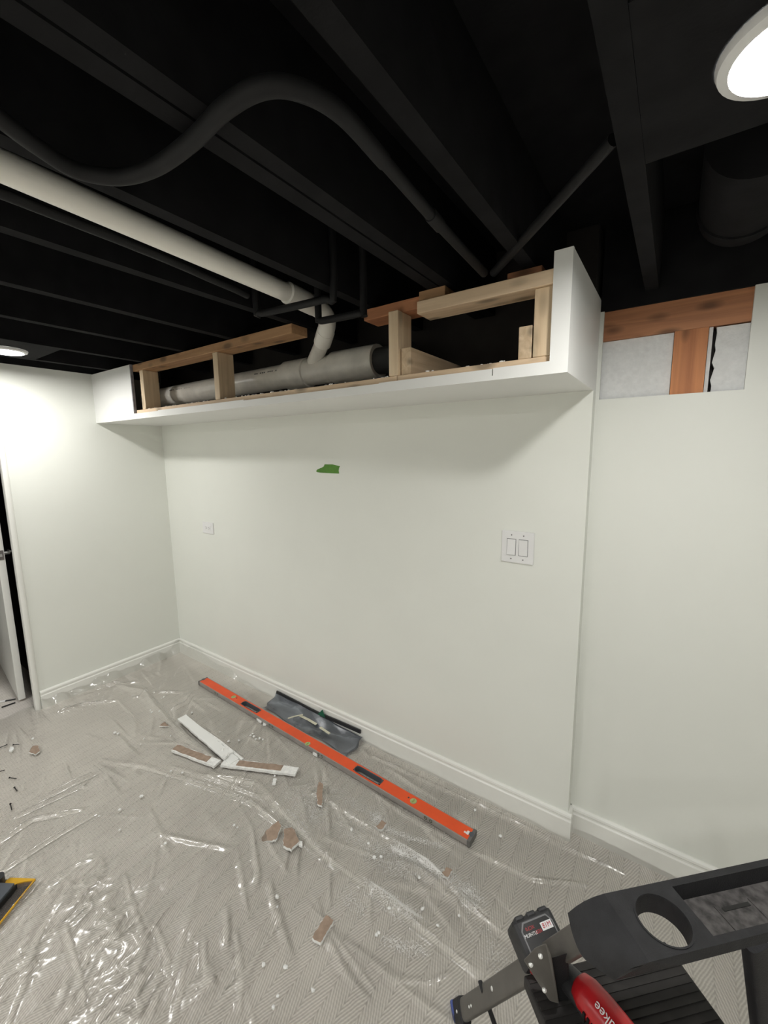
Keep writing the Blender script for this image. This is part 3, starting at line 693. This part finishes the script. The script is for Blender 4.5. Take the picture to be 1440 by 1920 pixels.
# three long strips
def strip_piece(name, p0, p1, wd, th, label, papers, mat='gypsum', ztilt=(0.0, 0.0)):
    a = Vector(p0); b = Vector(p1); d = (b-a).normalized(); n = Vector((-d.y, d.x)); L = (b-a).length
    z = .010
    def quad(s0, s1, m0, m1):
        return [tuple(a+d*s0+n*m0), tuple(a+d*s1+n*m0), tuple(a+d*s1+n*m1), tuple(a+d*s0+n*m1)]
    bm = B(); rp = rough_poly(quad(0, L, -wd/2, wd/2), .0018, .025); prism(bm, rp, 0, th); o = obj(name, bm, mat); tag(o, label, 'drywall strip', 'long broken drywall strips')
    for s0, s1, m0, m1 in papers:
        bm = B(); prism(bm, rough_poly(quad(s0*L, s1*L, m0*wd, m1*wd), .002, .02), th, th+.0012); p = obj('paper_face', bm, 'paper', o); p['label'] = 'brown paper facing'
    for w in [o]+list(o.children):
        for vv in w.data.vertices:
            s = (Vector((vv.co.x, vv.co.y))-a).dot(d)/L; vv.co.z += z+ztilt[0]*(1-s)+ztilt[1]*s
    return o
s1 = strip_piece('drywall_strip', (1.073, -0.638), (1.368, -0.578), .045, .012, 'broken drywall strip with brown paper, at the left end of the V of strips', [(.0, .80, -.38, .46)])
s2 = strip_piece('drywall_strip', (1.381, -0.556), (1.742, -0.386), .048, .012, 'broken drywall strip with brown paper and white torn end, nearest the level', [(.20, .80, -.30, .46)])
s3 = strip_piece('drywall_strip', (0.865, -0.481), (1.431, -0.522), .050, .010, 'long white painted drywall strip pointing away from the V of strips', [], 'soffit', (.012, .004))
bm = B(); pth = [Vector((0.903, -0.467)), Vector((1.221, -0.474)), Vector((1.453, -0.490))]
for a, b in zip(pth, pth[1:]):
    d = b-a; obox(bm, (*((a+b)/2), .020), (d.x, d.y, 0), (-d.y, d.x, 0), (0, 0, 1), d.length, .012, .010)
obj('cracked_edge', bm, 'gypsum', s3)
for k, (q, s) in enumerate((((1.340, -0.519), .018), ((1.366, -0.515), .016), ((1.309, -0.517), .014), ((1.365, -0.498), .015), ((1.371, -0.534), .017))):
    pl = [(q[0]+s*math.cos(a)*rnd.uniform(.7, 1.2), q[1]+s*math.sin(a)*rnd.uniform(.7, 1.2)) for a in (.3, 1.7, 2.9, 4.1, 5.3)]
    chunk('drywall_fragment', pl, .010, 'grey white drywall fragment in the crook where the strips meet', z=.012+.004*k, paper=False, group='fragments between the strips')
def rect(c, d, L, w):
    c = Vector(c); d = Vector(d).normalized(); n = Vector((-d.y, d.x)); return [tuple(c+d*x*L/2+n*y*w/2) for x, y in ((-1, -1), (1, -1), (1, 1), (-1, 1))]
def pxpoly(*p): return list(p)
chunk('drywall_chunk', [(2.315, -0.833), (2.333, -0.829), (2.326, -0.772), (2.308, -0.773), (2.308, -0.858), (2.320, -0.863), (2.344, -0.852)][0:0] or [(2.308, -0.860), (2.342, -0.855), (2.335, -0.782), (2.302, -0.781)], .010, 'oblong brown papered drywall chunk alone on the open sheet, closest to the camera', jit=.002)
chunk('drywall_chunk', [(1.874, -0.726), (1.943, -0.693), (1.922, -0.643), (1.889, -0.629), (1.868, -0.680)], .008, 'ragged brown drywall paper flap, left of the pair near the long fold', tilt=(.2, .3))
chunk('drywall_chunk', [(1.988, -0.696), (2.030, -0.689), (2.033, -0.649), (1.954, -0.609), (1.928, -0.639)], .011, 'brown papered drywall chunk with a white edge, right of the pair', tilt=(.1, 0))
chunk('drywall_chunk', [(2.035, -0.653), (2.054, -0.651), (2.035, -0.636), (2.023, -0.642)], .009, 'tiny white drywall bit touching the right brown chunk of the pair', paper=False)
chunk('drywall_chunk', [(1.964, -0.471), (1.987, -0.468), (1.903, -0.371), (1.877, -0.373), (1.917, -0.432)], .006, 'narrow curled brown paper sliver standing near the middle of the sheet', jit=.002)
chunk('drywall_chunk', [(2.247, -0.417), (2.275, -0.413), (2.275, -0.373), (2.249, -0.376)], .011, 'small square drywall chunk, brown and white, below the level')
chunk('drywall_chunk', [(2.562, -0.436), (2.588, -0.430), (2.591, -0.399), (2.569, -0.400)], .009, 'small dark brown paper scrap in the white dust near the ladder')
chunk('drywall_chunk', [(0.454, -1.093), (0.505, -1.078), (0.492, -1.058), (0.429, -1.047), (0.409, -1.065)], .005, 'flat brown drywall paper scrap at the far left among the screws', jit=.002)
chunk('drywall_chunk', [(0.809, -0.589), (0.866, -0.557), (0.801, -0.548)], .005, 'small reddish brown triangular paper scrap above the V of strips', jit=.002)
chunk('drywall_chunk', [(0.347, -1.151), (0.364, -1.139), (0.335, -1.125), (0.307, -1.134)], .008, 'white gypsum chip at the far left between the screws', paper=False)
chunk('drywall_chunk', [(1.703, -0.218), (1.733, -0.221), (1.743, -0.248), (1.713, -0.245)], .010, 'white gypsum lump beside the middle of the level', paper=False)
chunk('drywall_chunk', [(1.217, -0.209), (1.274, -0.219), (1.278, -0.234), (1.232, -0.229)], .010, 'oblong white gypsum stick against the near edge of the level', paper=False)
chunk('drywall_chunk', [(1.291, -0.225), (1.313, -0.216), (1.323, -0.232), (1.301, -0.241)], .008, 'small white gypsum chip beside the oblong stick at the level', paper=False)
chunk('drywall_chunk', [(1.697, -0.503), (1.712, -0.493), (1.686, -0.467), (1.673, -0.476)], .009, 'upright rectangular white gypsum chip under the right end of the strips', paper=False)
def lump(r, seed):
    rr = random.Random(seed); bm = B(); bmesh.ops.create_icosphere(bm, subdivisions=1, radius=r)
    for v in bm.verts: v.co *= rr.uniform(.65, 1.2); v.co.z *= .75
    bmesh.ops.recalc_face_normals(bm, faces=bm.faces)
    me = bpy.data.meshes.new('gypsum_crumb'); bm.to_mesh(me); bm.free(); me.materials.append(M['gypsum']); return me
LM = [lump(.0075, k) for k in range(6)]
CR = [(0.343, -0.522), (0.679, -0.754), (0.656, -0.759), (0.845, -0.690), (0.875, -0.722), (0.329, -1.043), (1.202, -1.050), (1.243, -0.983), (1.248, -0.892), (0.619, -0.542), (0.647, -0.549), (0.539, -0.420), (0.539, -0.434), (0.443, -0.434), (0.948, -0.595), (0.847, -0.408), (1.147, -0.418), (1.256, -0.435), (1.299, -0.400), (1.343, -0.334), (1.381, -0.325), (1.320, -0.339), (1.316, -0.321), (1.370, -0.342), (1.403, -0.320), (1.664, -0.461), (1.211, -0.734), (1.476, -0.223), (2.261, -0.488), (2.315, -0.521), (2.336, -0.504), (2.165, -0.475), (1.756, -0.229), (1.734, -0.743), (1.755, -0.742), (2.113, -0.835), (2.138, -0.856), (2.234, -0.995), (2.295, -0.961), (2.403, -0.951), (2.329, -1.021), (2.337, -1.043), (2.479, -0.722), (2.476, -0.731), (2.629, -0.593), (2.562, -0.577), (2.470, -0.646), (2.676, -0.524), (2.499, -0.490), (1.453, -0.099), (0.714, -0.534), (1.267, -0.705), (1.575, -0.954), (1.352, -1.030), (2.240, -0.249), (2.320, -0.246), (2.556, -0.094), (2.414, -0.251), (2.692, -0.159)]
for k, (x, y) in enumerate(CR):
    o = bpy.data.objects.new('gypsum_crumb', LM[k % 6]); COL.objects.link(o); s = rnd.uniform(.6, 1.1)
    o.scale = (s*rnd.uniform(.8, 1.4), s, s); o.rotation_euler = (0, 0, rnd.uniform(0, 6)); o.location = (x, y, zs(x, y)+.0045*s)
    tag(o, 'small white gypsum crumb scattered on the plastic sheet', 'crumb', 'gypsum crumbs on the sheet')
def dust():
    vs, fs = [], []
    TR = [([(1.941, -0.360), (2.195, -0.364), (2.247, -0.377)], 260, .018), ([(2.078, -0.443), (2.265, -0.497), (2.390, -0.491), (2.513, -0.457)], 700, .03),
          ([(2.345, -0.442), (2.476, -0.433), (2.567, -0.432)], 900, .010), ([(2.578, -0.432), (2.676, -0.438), (2.706, -0.461)], 420, .022), ([(2.359, -0.621), (2.474, -0.619), (2.569, -0.615)], 520, .016),
          ([(1.783, -0.467), (1.962, -0.489), (1.952, -0.577)], 420, .05), ([(2.503, -0.726), (2.572, -0.705), (2.635, -0.679)], 160, .012), ([(2.271, -0.391), (2.389, -0.370), (2.512, -0.323)], 200, .008),
          ([(2.746, -0.513), (2.822, -0.569), (2.884, -0.605)], 120, .03), ([(2.296, -0.697), (2.417, -0.698)], 110, .02), ([(1.456, -0.264), (1.918, -0.256), (2.552, -0.259)], 120, .012)]
    for pts, n, sp in TR:
        for k in range(int(n*7)):
            t = rnd.random()*(len(pts)-1); i = min(int(t), len(pts)-2); f = t-i
            x = pts[i][0]*(1-f)+pts[i+1][0]*f+rnd.gauss(0, sp); y = pts[i][1]*(1-f)+pts[i+1][1]*f+rnd.gauss(0, sp)
            lx, ly = LEV1[0]-LEV0[0], LEV1[1]-LEV0[1]; ll = math.hypot(lx, ly)
            if abs((x-LEV0[0])*ly-(y-LEV0[1])*lx)/ll < .045: continue
            s = .0005+.0016*rnd.random()**3; b = len(vs); vs.append((x, y, s))
            a = rnd.random()*6
            vs[-1] = [(x+s*math.cos(a+q), y+s*math.sin(a+q), 0) for q in (0, 2.1, 4.2)]+[(x, y, s*1.1)]
    V = [p for g in vs for p in g]; A = np.array(V); hz = sheet_height(A[:, 0:1].copy(), A[:, 1:2].copy())[:, 0]
    for g in range(len(vs)):
        h = max(hz[g*4:g*4+4])
        A[g*4:g*4+4, 2] += h+.0003; o = g*4; fs += [(o, o+1, o+3), (o+1, o+2, o+3), (o+2, o, o+3)]
    me = bpy.data.meshes.new('drywall_dust'); me.from_pydata(A.tolist(), [], fs); me.materials.append(M['dust'])
    o = bpy.data.objects.new('drywall_dust', me); COL.objects.link(o); o['kind'] = 'stuff'
    tag(o, 'white drywall dust trailed over the plastic sheet', 'dust')
dust()
def screw(p, q, label):
    a = Vector((p[0], p[1], zs(*p)+.004)); b = Vector((q[0], q[1], zs(*q)+.003)); d = (b-a).normalized()
    bm = B(); n = 13; pts = []; rs = []
    for k in range(n): pts.append(a.lerp(b, k/(n-1))); rs.append((.0024 if k % 2 else .0017) if k < n-1 else .0004)
    tube(bm, pts, rs, 8); o = obj('drywall_screw', bm, 'screw'); tag(o, label, 'screw', 'black drywall screws on the sheet')
    bm = B(); tube(bm, [a-d*.003, a-d*.0015, a+d*.002], [.0042, .0042, .002], 10); obj('screw_head', bm, 'screw', o)
screw((0.300, -1.119), (0.321, -1.099), 'black screw farthest up, nearest the doorway')
screw((0.268, -1.141), (0.264, -1.177), 'black screw lying beside the white gypsum chip')
screw((0.487, -1.231), (0.500, -1.202), 'black screw at the picture edge below the white chip')
screw((0.593, -1.205), (0.626, -1.187), 'black screw below the brown paper scrap, lying level')
screw((0.689, -1.211), (0.725, -1.210), 'black screw pointing toward the camera')
screw((0.795, -1.252), (0.842, -1.258), 'black screw lowest of the row at the left')

# ------------------------------------------------------------------ yellow edged hand tool at the left
def tool():
    c = Vector((1.322, -1.306)); e1 = Vector((.084, -.12)).normalized(); e2 = Vector((-.083, -.052)).normalized()
    t = thing('hand_tool', 'black hand tool on a flat base with yellow rim, left of the sheet', 'tool', (c.x+e2.x*.07, c.y+e2.y*.07, 0))
    z = .012; up = Vector((0, 0, 1)); A = Vector((e1.x, e1.y, 0)); Bv = Vector((e2.x, e2.y, 0)); o0 = Vector((c.x, c.y, z))
    def ob(name, s0, s1, m0, m1, z0, z1, mat, par=t, bev=0):
        bm = B(); obox(bm, o0+A*(s0+s1)/2+Bv*(m0+m1)/2+up*(z0+z1)/2, A, Bv, up, s1-s0, m1-m0, z1-z0); return obj(name, bm, mat, par, False, bev)
    ob('base_plate', .004, .20, .004, .14, 0, .004, 'smoke')
    ob('rim', 0, .20, 0, .0035, 0, .007, 'yellow')
    bm = B(); pl = [(0, 0), (0, .098), (.016, .108), (.030, .085), (.034, .066), (.020, .055), (.012, .035), (.006, .004)]
    w = [o0+A*s+Bv*m for s, m in pl]; prism(bm, [(p.x, p.y) for p in w], z, z+.008); obj('front_bar', bm, 'yellow', t)
    ob('housing', .036, .20, .045, .135, .005, .030, 'slate', bev=.002)
    ob('housing_edge', .033, .20, .041, .0445, .004, .022, 'labelblack')
    bm = B(); p = o0+A*.028+Bv*.118+up*.03; tube(bm, [p-up*.02, p+up*.012], .020, 24); obj('knob', bm, 'tblack', t, True)
tool()

# ------------------------------------------------------------------ stepladder
def ladder():
    a = Vector((.71, .704, 0)).normalized(); b = Vector((a.y, -a.x, 0)); up = Vector((0, 0, 1))
    def Q(s, n, z): return a*s+b*n+up*z
    t = thing('stepladder', 'black and grey stepladder with a moulded tool tray top in the near right corner', 'ladder', tuple(Q(1.75, 2.85, 0)))
    s0, s1, n0, n1, zt, zb = 1.592, 2.06, 2.824, 2.930, .770, .712
    # cap: shell of boxes around the round hole and the sunk tray
    bm = B()
    hs, hn, R = 1.664, 2.881, .0415
    N = 48
    top_in = [Q(hs+R*math.cos(2*math.pi*k/N), hn+R*math.sin(2*math.pi*k/N), zt) for k in range(N)]
    x1 = 1.722
    def rectpt(an):
        c, s = math.cos(an), math.sin(an); k = 1e9
        if c > 1e-6: k = min(k, (x1-hs)/c)
        if c < -1e-6: k = min(k, (s0-hs)/c)
        if s > 1e-6: k = min(k, (n1-hn)/s)
        if s < -1e-6: k = min(k, (n0-hn)/s)
        return (hs+c*k, hn+s*k)
    angs = sorted([2*math.pi*k/N for k in range(N)]+[math.atan2(y-hn, x-hs) % (2*math.pi) for x in (s0, x1) for y in (n0, n1)])
    vi = [bm.verts.new(Q(hs+R*math.cos(an), hn+R*math.sin(an), zt)) for an in angs]; vo = [bm.verts.new(Q(*rectpt(an), zt)) for an in angs]
    vb = [bm.verts.new(Q(hs+R*.93*math.cos(an), hn+R*.95*math.sin(an), zt-.036)) for an in angs]; n = len(angs)
    for k in range(n):
        k2 = (k+1) % n; bm.faces.new((vi[k], vi[k2], vo[k2], vo[k])); bm.faces.new((vi[k], vb[k], vb[k2], vi[k2]))
    # rim strips round the tray recess
    def qd(p): bm.faces.new([bm.verts.new(Q(*x)) for x in p])
    tr0, tr1, tn0, tn1, zf = x1+.004, s1-.012, n0+.012, n1-.012, zt-.030
    qd([(x1, n0, zt), (s1, n0, zt), (s1, tn0, zt), (x1, tn0, zt)]); qd([(x1, tn1, zt), (s1, tn1, zt), (s1, n1, zt), (x1, n1, zt)])
    qd([(x1, tn0, zt), (tr0, tn0, zt), (tr0, tn1, zt), (x1, tn1, zt)]); qd([(tr1, tn0, zt), (s1, tn0, zt), (s1, tn1, zt), (tr1, tn1, zt)])
    qd([(tr0, tn0, zt), (tr1, tn0, zt), (tr1, tn0+.004, zf), (tr0, tn0+.004, zf)]); qd([(tr0, tn0, zt), (tr0+.022, tn0+.004, zf), (tr0+.022, tn1-.03, zf), (tr0, tn1, zt)])
    qd([(tr1, tn0, zt), (tr1, tn1, zt), (tr1, tn1, zf), (tr1, tn0, zf)])
    # skirts
    e1, e2, e3 = Vector((3.064, -0.910, .715)), Vector((3.097, -0.956, .700)), Vector((3.149, -0.963, .700))
    def vq(p): bm.faces.new([bm.verts.new(x) for x in p])
    vq([Q(s0, n0, zt), Q(s1, n0, zt), Q(s1, n0-.004, zb), e1]); vq([Q(s0, n1, zt), Q(s1, n1, zt), Q(s1, n1+.003, zt-.014), Q(s0+.06, n1+.003, zt-.017), e3])
    low = smoothpath([e1, e1.lerp(e2, .5)-a*.004, e2, e2.lerp(e3, .5)-a*.003, e3], 4); nl = len(low); rows = []
    for i in range(5):
        f = i/4; row = []
        for k in range(nl):
            tp_ = Q(s0, n0, zt).lerp(Q(s0, n1, zt), k/(nl-1)); row.append(bm.verts.new(tp_.lerp(low[k], f)+(up*.006-a*.003)*math.sin(math.pi*f)))
        rows.append(row)
    for r0, r1 in zip(rows, rows[1:]):
        for k in range(nl-1): bm.faces.new((r0[k], r0[k+1], r1[k+1], r1[k])).smooth = True
    vq([Q(s1, n0, zt), Q(s1, n1, zt), Q(s1, n1, zt-.014), Q(s1, n0, zb)])
    cap = obj('tool_tray_cap', bm, 'lblack', t)
    for p in cap.data.polygons: p.use_smooth = p.use_smooth
    bm = B(); rr = []
    for r, z in ((R+.0035, zt+.0006), (R+.0035, zt+.0014), (R+.0005, zt+.0014), (R+.0005, zt)):
        rr.append([bm.verts.new(Q(hs+r*math.cos(2*math.pi*k/40), hn+r*math.sin(2*math.pi*k/40), z)) for k in range(40)])
    for p, q in zip(rr, rr[1:]):
        for k in range(40): bm.faces.new((p[k], p[(k+1) % 40], q[(k+1) % 40], q[k]))
    obj('hole_rim', bm, 'lblack', cap, True)
    # tray floor with long slots
    bm = B(); fl0, fl1 = tr0+.022, tr1
    obox(bm, Q((fl0+fl1)/2, (tn0+tn1-.020)/2+.002, zf-.002), a, b, up, fl1-fl0, tn1-tn0-.018, .004); obj('tray_floor', bm, 'scuff', cap)
    for k, ss in enumerate((1.835, 1.955)):
        bm = B(); obox(bm, Q(ss, 2.868, zf+.0008), a, b, up, .058, .0065, .0008); obj('tray_slot', bm, 'labelblack', cap)
    for ss in (1.795, 1.87, 1.93, 1.99):
        bm = B(); obox(bm, Q(ss, 2.885, zf+.0009), a, b, up, .0012, .05, .0018); obj('tray_rib', bm, 'scuff', cap)
        # far left leg: flat oval tube from the cap down to the floor
    def leg(p, q, w, d_, name='leg', mat='lgrey', wid=None):
        p = Vector(p); q = Vector(q); d = (q-p).normalized(); wv = Vector(wid) if wid else b
        wv = (wv-d*wv.dot(d)).normalized(); e = d.cross(wv)
        bm = B(); K = 20; rings = []
        for c in (p, q):
            ring = []
            for k in range(K):
                an = 2*math.pi*k/K; cx, cy = math.cos(an), math.sin(an)
                ex = (abs(cx)**.55)*(1 if cx >= 0 else -1)*w/2; ey = (abs(cy)**.55)*(1 if cy >= 0 else -1)*d_/2
                ring.append(bm.verts.new(c+wv*ex+e*ey))
            rings.append(ring)
        for k in range(K): bm.faces.new((rings[0][k], rings[0][(k+1) % K], rings[1][(k+1) % K], rings[1][k]))
        bm.faces.new(rings[0][::-1]); bm.faces.new(rings[1])
        return obj(name, bm, mat, t, True), d, wv, e
    P0 = Vector((3.105, -0.875, 0.671)); P1 = Vector((2.792, -.757, .030))
    L1, d, wv, e = leg(P0, P1, .046, .024)
    eo = e if e.z > 0 else -e
    face = eo
    def rivet(c, nrm, r=.0052, par=t, name='rivet'):
        bm = B(); nrm = Vector(nrm).normalized(); tube(bm, [c, c+nrm*.0012, c+nrm*.0022], [r, r*.8, r*.3], 12); return obj(name, bm, 'rivet', par, True)
    for f, off in ((.045, 0.0), (.66, -.002), (.865, .004), (.885, .004)):
        rivet(P0.lerp(P1, f)+face*.0122+wv*off, face, .0052 if f < .8 else .0035, L1)
    bm = B(); obox(bm, P1+d*.004, d, wv, e, .05, .054, .032); ft = obj('foot', bm, 'lblack', L1, False, .006)
    bm = B(); obox(bm, P1+d*.034-up*.002, d, wv, e, .014, .056, .036); obj('foot_pad', bm, 'blue', L1, False, .004)
    rivet(P1+face*.0165, face, .004, ft)
    # matching right far leg, near legs
    r0 = Vector((3.348, -0.767, 0.708)); r1 = Vector((3.380, -0.741, 0.521)); leg(r0, r0+(r1-r0)*((r0.z-.010)/(r0.z-r1.z)), .040, .028, mat='lblack', wid=a)
    # step with ribs
    st = None; bm = B(); obox(bm, Q(1.676, 2.838, .446), a, b, up, .352, .235, .028); st = obj('step', bm, 'step', t, False, .004)
    for k in range(15):
        bm = B(); obox(bm, Q(1.676, 2.735+k*.0147, .4608), a, b, up, .340, .0065, .0028); obj('tread_rib', bm, 'step', st)
    # side bracket carrying the step from the leg
    def slab(name, pts, off, mat, bev=.002):
        bm = B(); A0 = [bm.verts.new(Vector(p)) for p in pts]; A1 = [bm.verts.new(Vector(p)+off) for p in pts]; n = len(pts)
        for k in range(n): bm.faces.new((A0[k], A0[(k+1) % n], A1[(k+1) % n], A1[k]))
        bm.faces.new(A0[::-1]); bm.faces.new(A1); return obj(name, bm, mat, t, False, bev)
    back = (Vector((3.032, -0.879, 0.518))-Vector((3.038, -0.915, 0.568)))
    bk = slab('side_bracket', [(2.994, -0.937, 0.583), (3.014, -0.929, 0.620), (3.031, -0.921, 0.634), (3.041, -0.918, 0.611), (3.058, -0.903, 0.490), (3.041, -0.909, 0.490)], back, 'lgrey')
    for uv in ((3.007, -0.931, 0.576), (3.023, -0.926, 0.603), (3.032, -0.918, 0.520)):
        rivet(Vector(uv)-back*.02, -back, .0045, bk)
    slab('rear_post', [(3.036, -0.892, 0.569), (3.065, -0.875, 0.585), (3.075, -0.862, 0.373), (3.055, -0.876, 0.373)], back, 'lblack')
    leg((3.061, -0.835, 0.377), Q(1.545, 2.95, .012), .036, .030, mat='lblack', wid=a)
    # spreader bar behind the far leg
    bm = B(); obox(bm, (Vector((2.855, -.782, .2))+Vector((2.905, -.768, .05)))/2, Vector((2.905, -.768, .05))-Vector((2.855, -.782, .2)), b, a, .17, .022, .012); obj('spreader_bar', bm, 'lblack', t, False, .003)
    return a, b, Q
a_, b_, Q_ = ladder()

# ------------------------------------------------------------------ cordless drill lying on the step
def drill():
    up = Vector((0, 0, 1)); z = .4625
    c = Vector((2.995, -.818, 0)); ux = Vector((.066, .086, 0)).normalized(); uy = Vector((ux.y, -ux.x, 0))   # ux: across the battery, uy: battery -> handle
    t = thing('cordless_drill', 'red and black cordless drill lying on the ladder step, battery outward', 'drill', (3.08, -.84, z))
    # tilted battery block
    tl = math.radians(20); ay = (uy*math.cos(tl)+up*-math.sin(tl)).normalized(); az = ux.cross(ay); az = az if az.z > 0 else -az
    bc = Vector((2.992, -.816, .492))
    bm = B(); obox(bm, bc, ux, ay, az, .104, .078, .060); bt = obj('battery', bm, 'tblack', t, False, .010)
    for k in (-1, 0, 1):
        bm = B(); obox(bm, bc-ay*.036+ux*k*.031+az*.012, ux, ay, az, .022, .010, .036); obj('battery_ridge', bm, 'tblack', bt, False, .003)
    tp = bc+az*.0302
    def pl(name, poly, h, mat, par, z0=0.0):
        bm = B(); A = [bm.verts.new(tp+ux*x+ay*y+az*z0) for x, y in poly]; C = [bm.verts.new(tp+ux*x+ay*y+az*(z0+h)) for x, y in poly]; n = len(poly)
        for k in range(n): bm.faces.new((A[k], A[(k+1) % n], C[(k+1) % n], C[k]))
        bm.faces.new(A[::-1]); bm.faces.new(C); return obj(name, bm, mat, par)
    pl('label_rim', [(-.041, .030), (-.041, -.014), (-.031, -.027), (.031, -.027), (.041, -.014), (.041, .030)], .0012, 'labelgrey', bt)
    pl('label_panel', [(-.038, .029), (-.038, -.013), (-.029, -.024), (.029, -.024), (.038, -.013), (.038, .029)], .0018, 'labelblack', bt)
    pl('label_badge', [(.008, -.016), (.036, -.016), (.036, -.002), (.008, -.002)], .0022, 'inkwhite', bt)
    def txt(nm, s, size, x, y, mat, zz=.0024):
        m = Matrix((-ux, -ay, az)).transposed().to_4x4(); m.translation = tp+ux*x+ay*y+az*zz; text_mesh(nm, s, size, mat, bt, m, .0002)
    txt('label_text', 'M18', .0125, .022, -.009, 'inkred', .0025); txt('label_text', 'RED', .0085, -.002, -.004, 'inkred', .0022)
    txt('label_text', 'LITHIUM', .0085, -.023, -.004, 'inkwhite', .0022); txt('label_text', 'XC5.0', .0085, -.019, -.014, 'inkred', .0022)
    # handle: swept from battery to body
    h0 = bc+ay*.030+az*.0; h1 = Vector((3.098, -.868, .500))
    def sweep(name, path, radii, mat, flat=.78, par=t):
        bm = B(); K = 20; rings = []
        path = [Vector(p) for p in path]
        for i, p in enumerate(path):
            d = (path[min(i+1, len(path)-1)]-path[max(i-1, 0)]).normalized(); s = d.cross(up).normalized(); u = s.cross(d)
            rings.append([bm.verts.new(p+s*math.cos(2*math.pi*k/K)*radii[i]+u*math.sin(2*math.pi*k/K)*radii[i]*flat) for k in range(K)])
        for p, q in zip(rings, rings[1:]):
            for k in range(K): bm.faces.new((p[k], p[(k+1) % K], q[(k+1) % K], q[k]))
        bm.faces.new(rings[0][::-1]); bm.faces.new(rings[-1]); return obj(name, bm, mat, par, 'all')
    sweep('battery_foot', [h0-ay*.006, h0+ay*.012, h0+ay*.026], [.048, .044, .030], 'red', .6)
    hd = (h1-h0).normalized()
    sweep('handle', smoothpath([h0+ay*.018, h0.lerp(h1, .45)+up*.004, h1, h1+hd*.02], 5), [.030, .029, .027, .026, .026, .025, .025, .026, .027, .028, .029, .031, .033, .034, .034, .033], 'tblack')
    # red motor body crossing toward the camera
    bd = Vector((.80, -.42, 0)).normalized(); b0 = Vector((3.092, -.866, .512))
    sweep('motor_body', [b0-bd*.012, b0-bd*.006, b0+bd*.012, b0+bd*.045, b0+bd*.09, b0+bd*.14, b0+bd*.165], [.012, .024, .031, .034, .034, .033, .028], 'red', .95)
    sweep('chuck', [b0+bd*.165, b0+bd*.17, b0+bd*.20, b0+bd*.215], [.024, .026, .025, .016], 'tblack', 1.0)
    sd = Vector((bd.y, -bd.x, 0)); sd = sd if sd.y < 0 else -sd
    for k in range(4):
        c0 = b0+bd*(.030+k*.009)+sd*.0325-up*.004; bm = B(); obox(bm, c0, bd, sd, up, .005, .006, .020); obj('vent_slot', bm, 'labelblack', t)
    m = Matrix((-bd, -(up.cross(-bd)).cross(-bd) if 0 else bd.cross(up*-1), up)).transposed().to_4x4()
    nrm = (up*.86+sd*.5).normalized(); xa = bd; xa = -bd; ya = nrm.cross(xa)
    m = Matrix((xa, ya, nrm)).transposed().to_4x4(); m.translation = b0+bd*.082+nrm*.0338; text_mesh('brand_lettering', 'Milwaukee', .020, 'inkwhite', t, m, .0004)
drill()
bpy.context.view_layer.update()
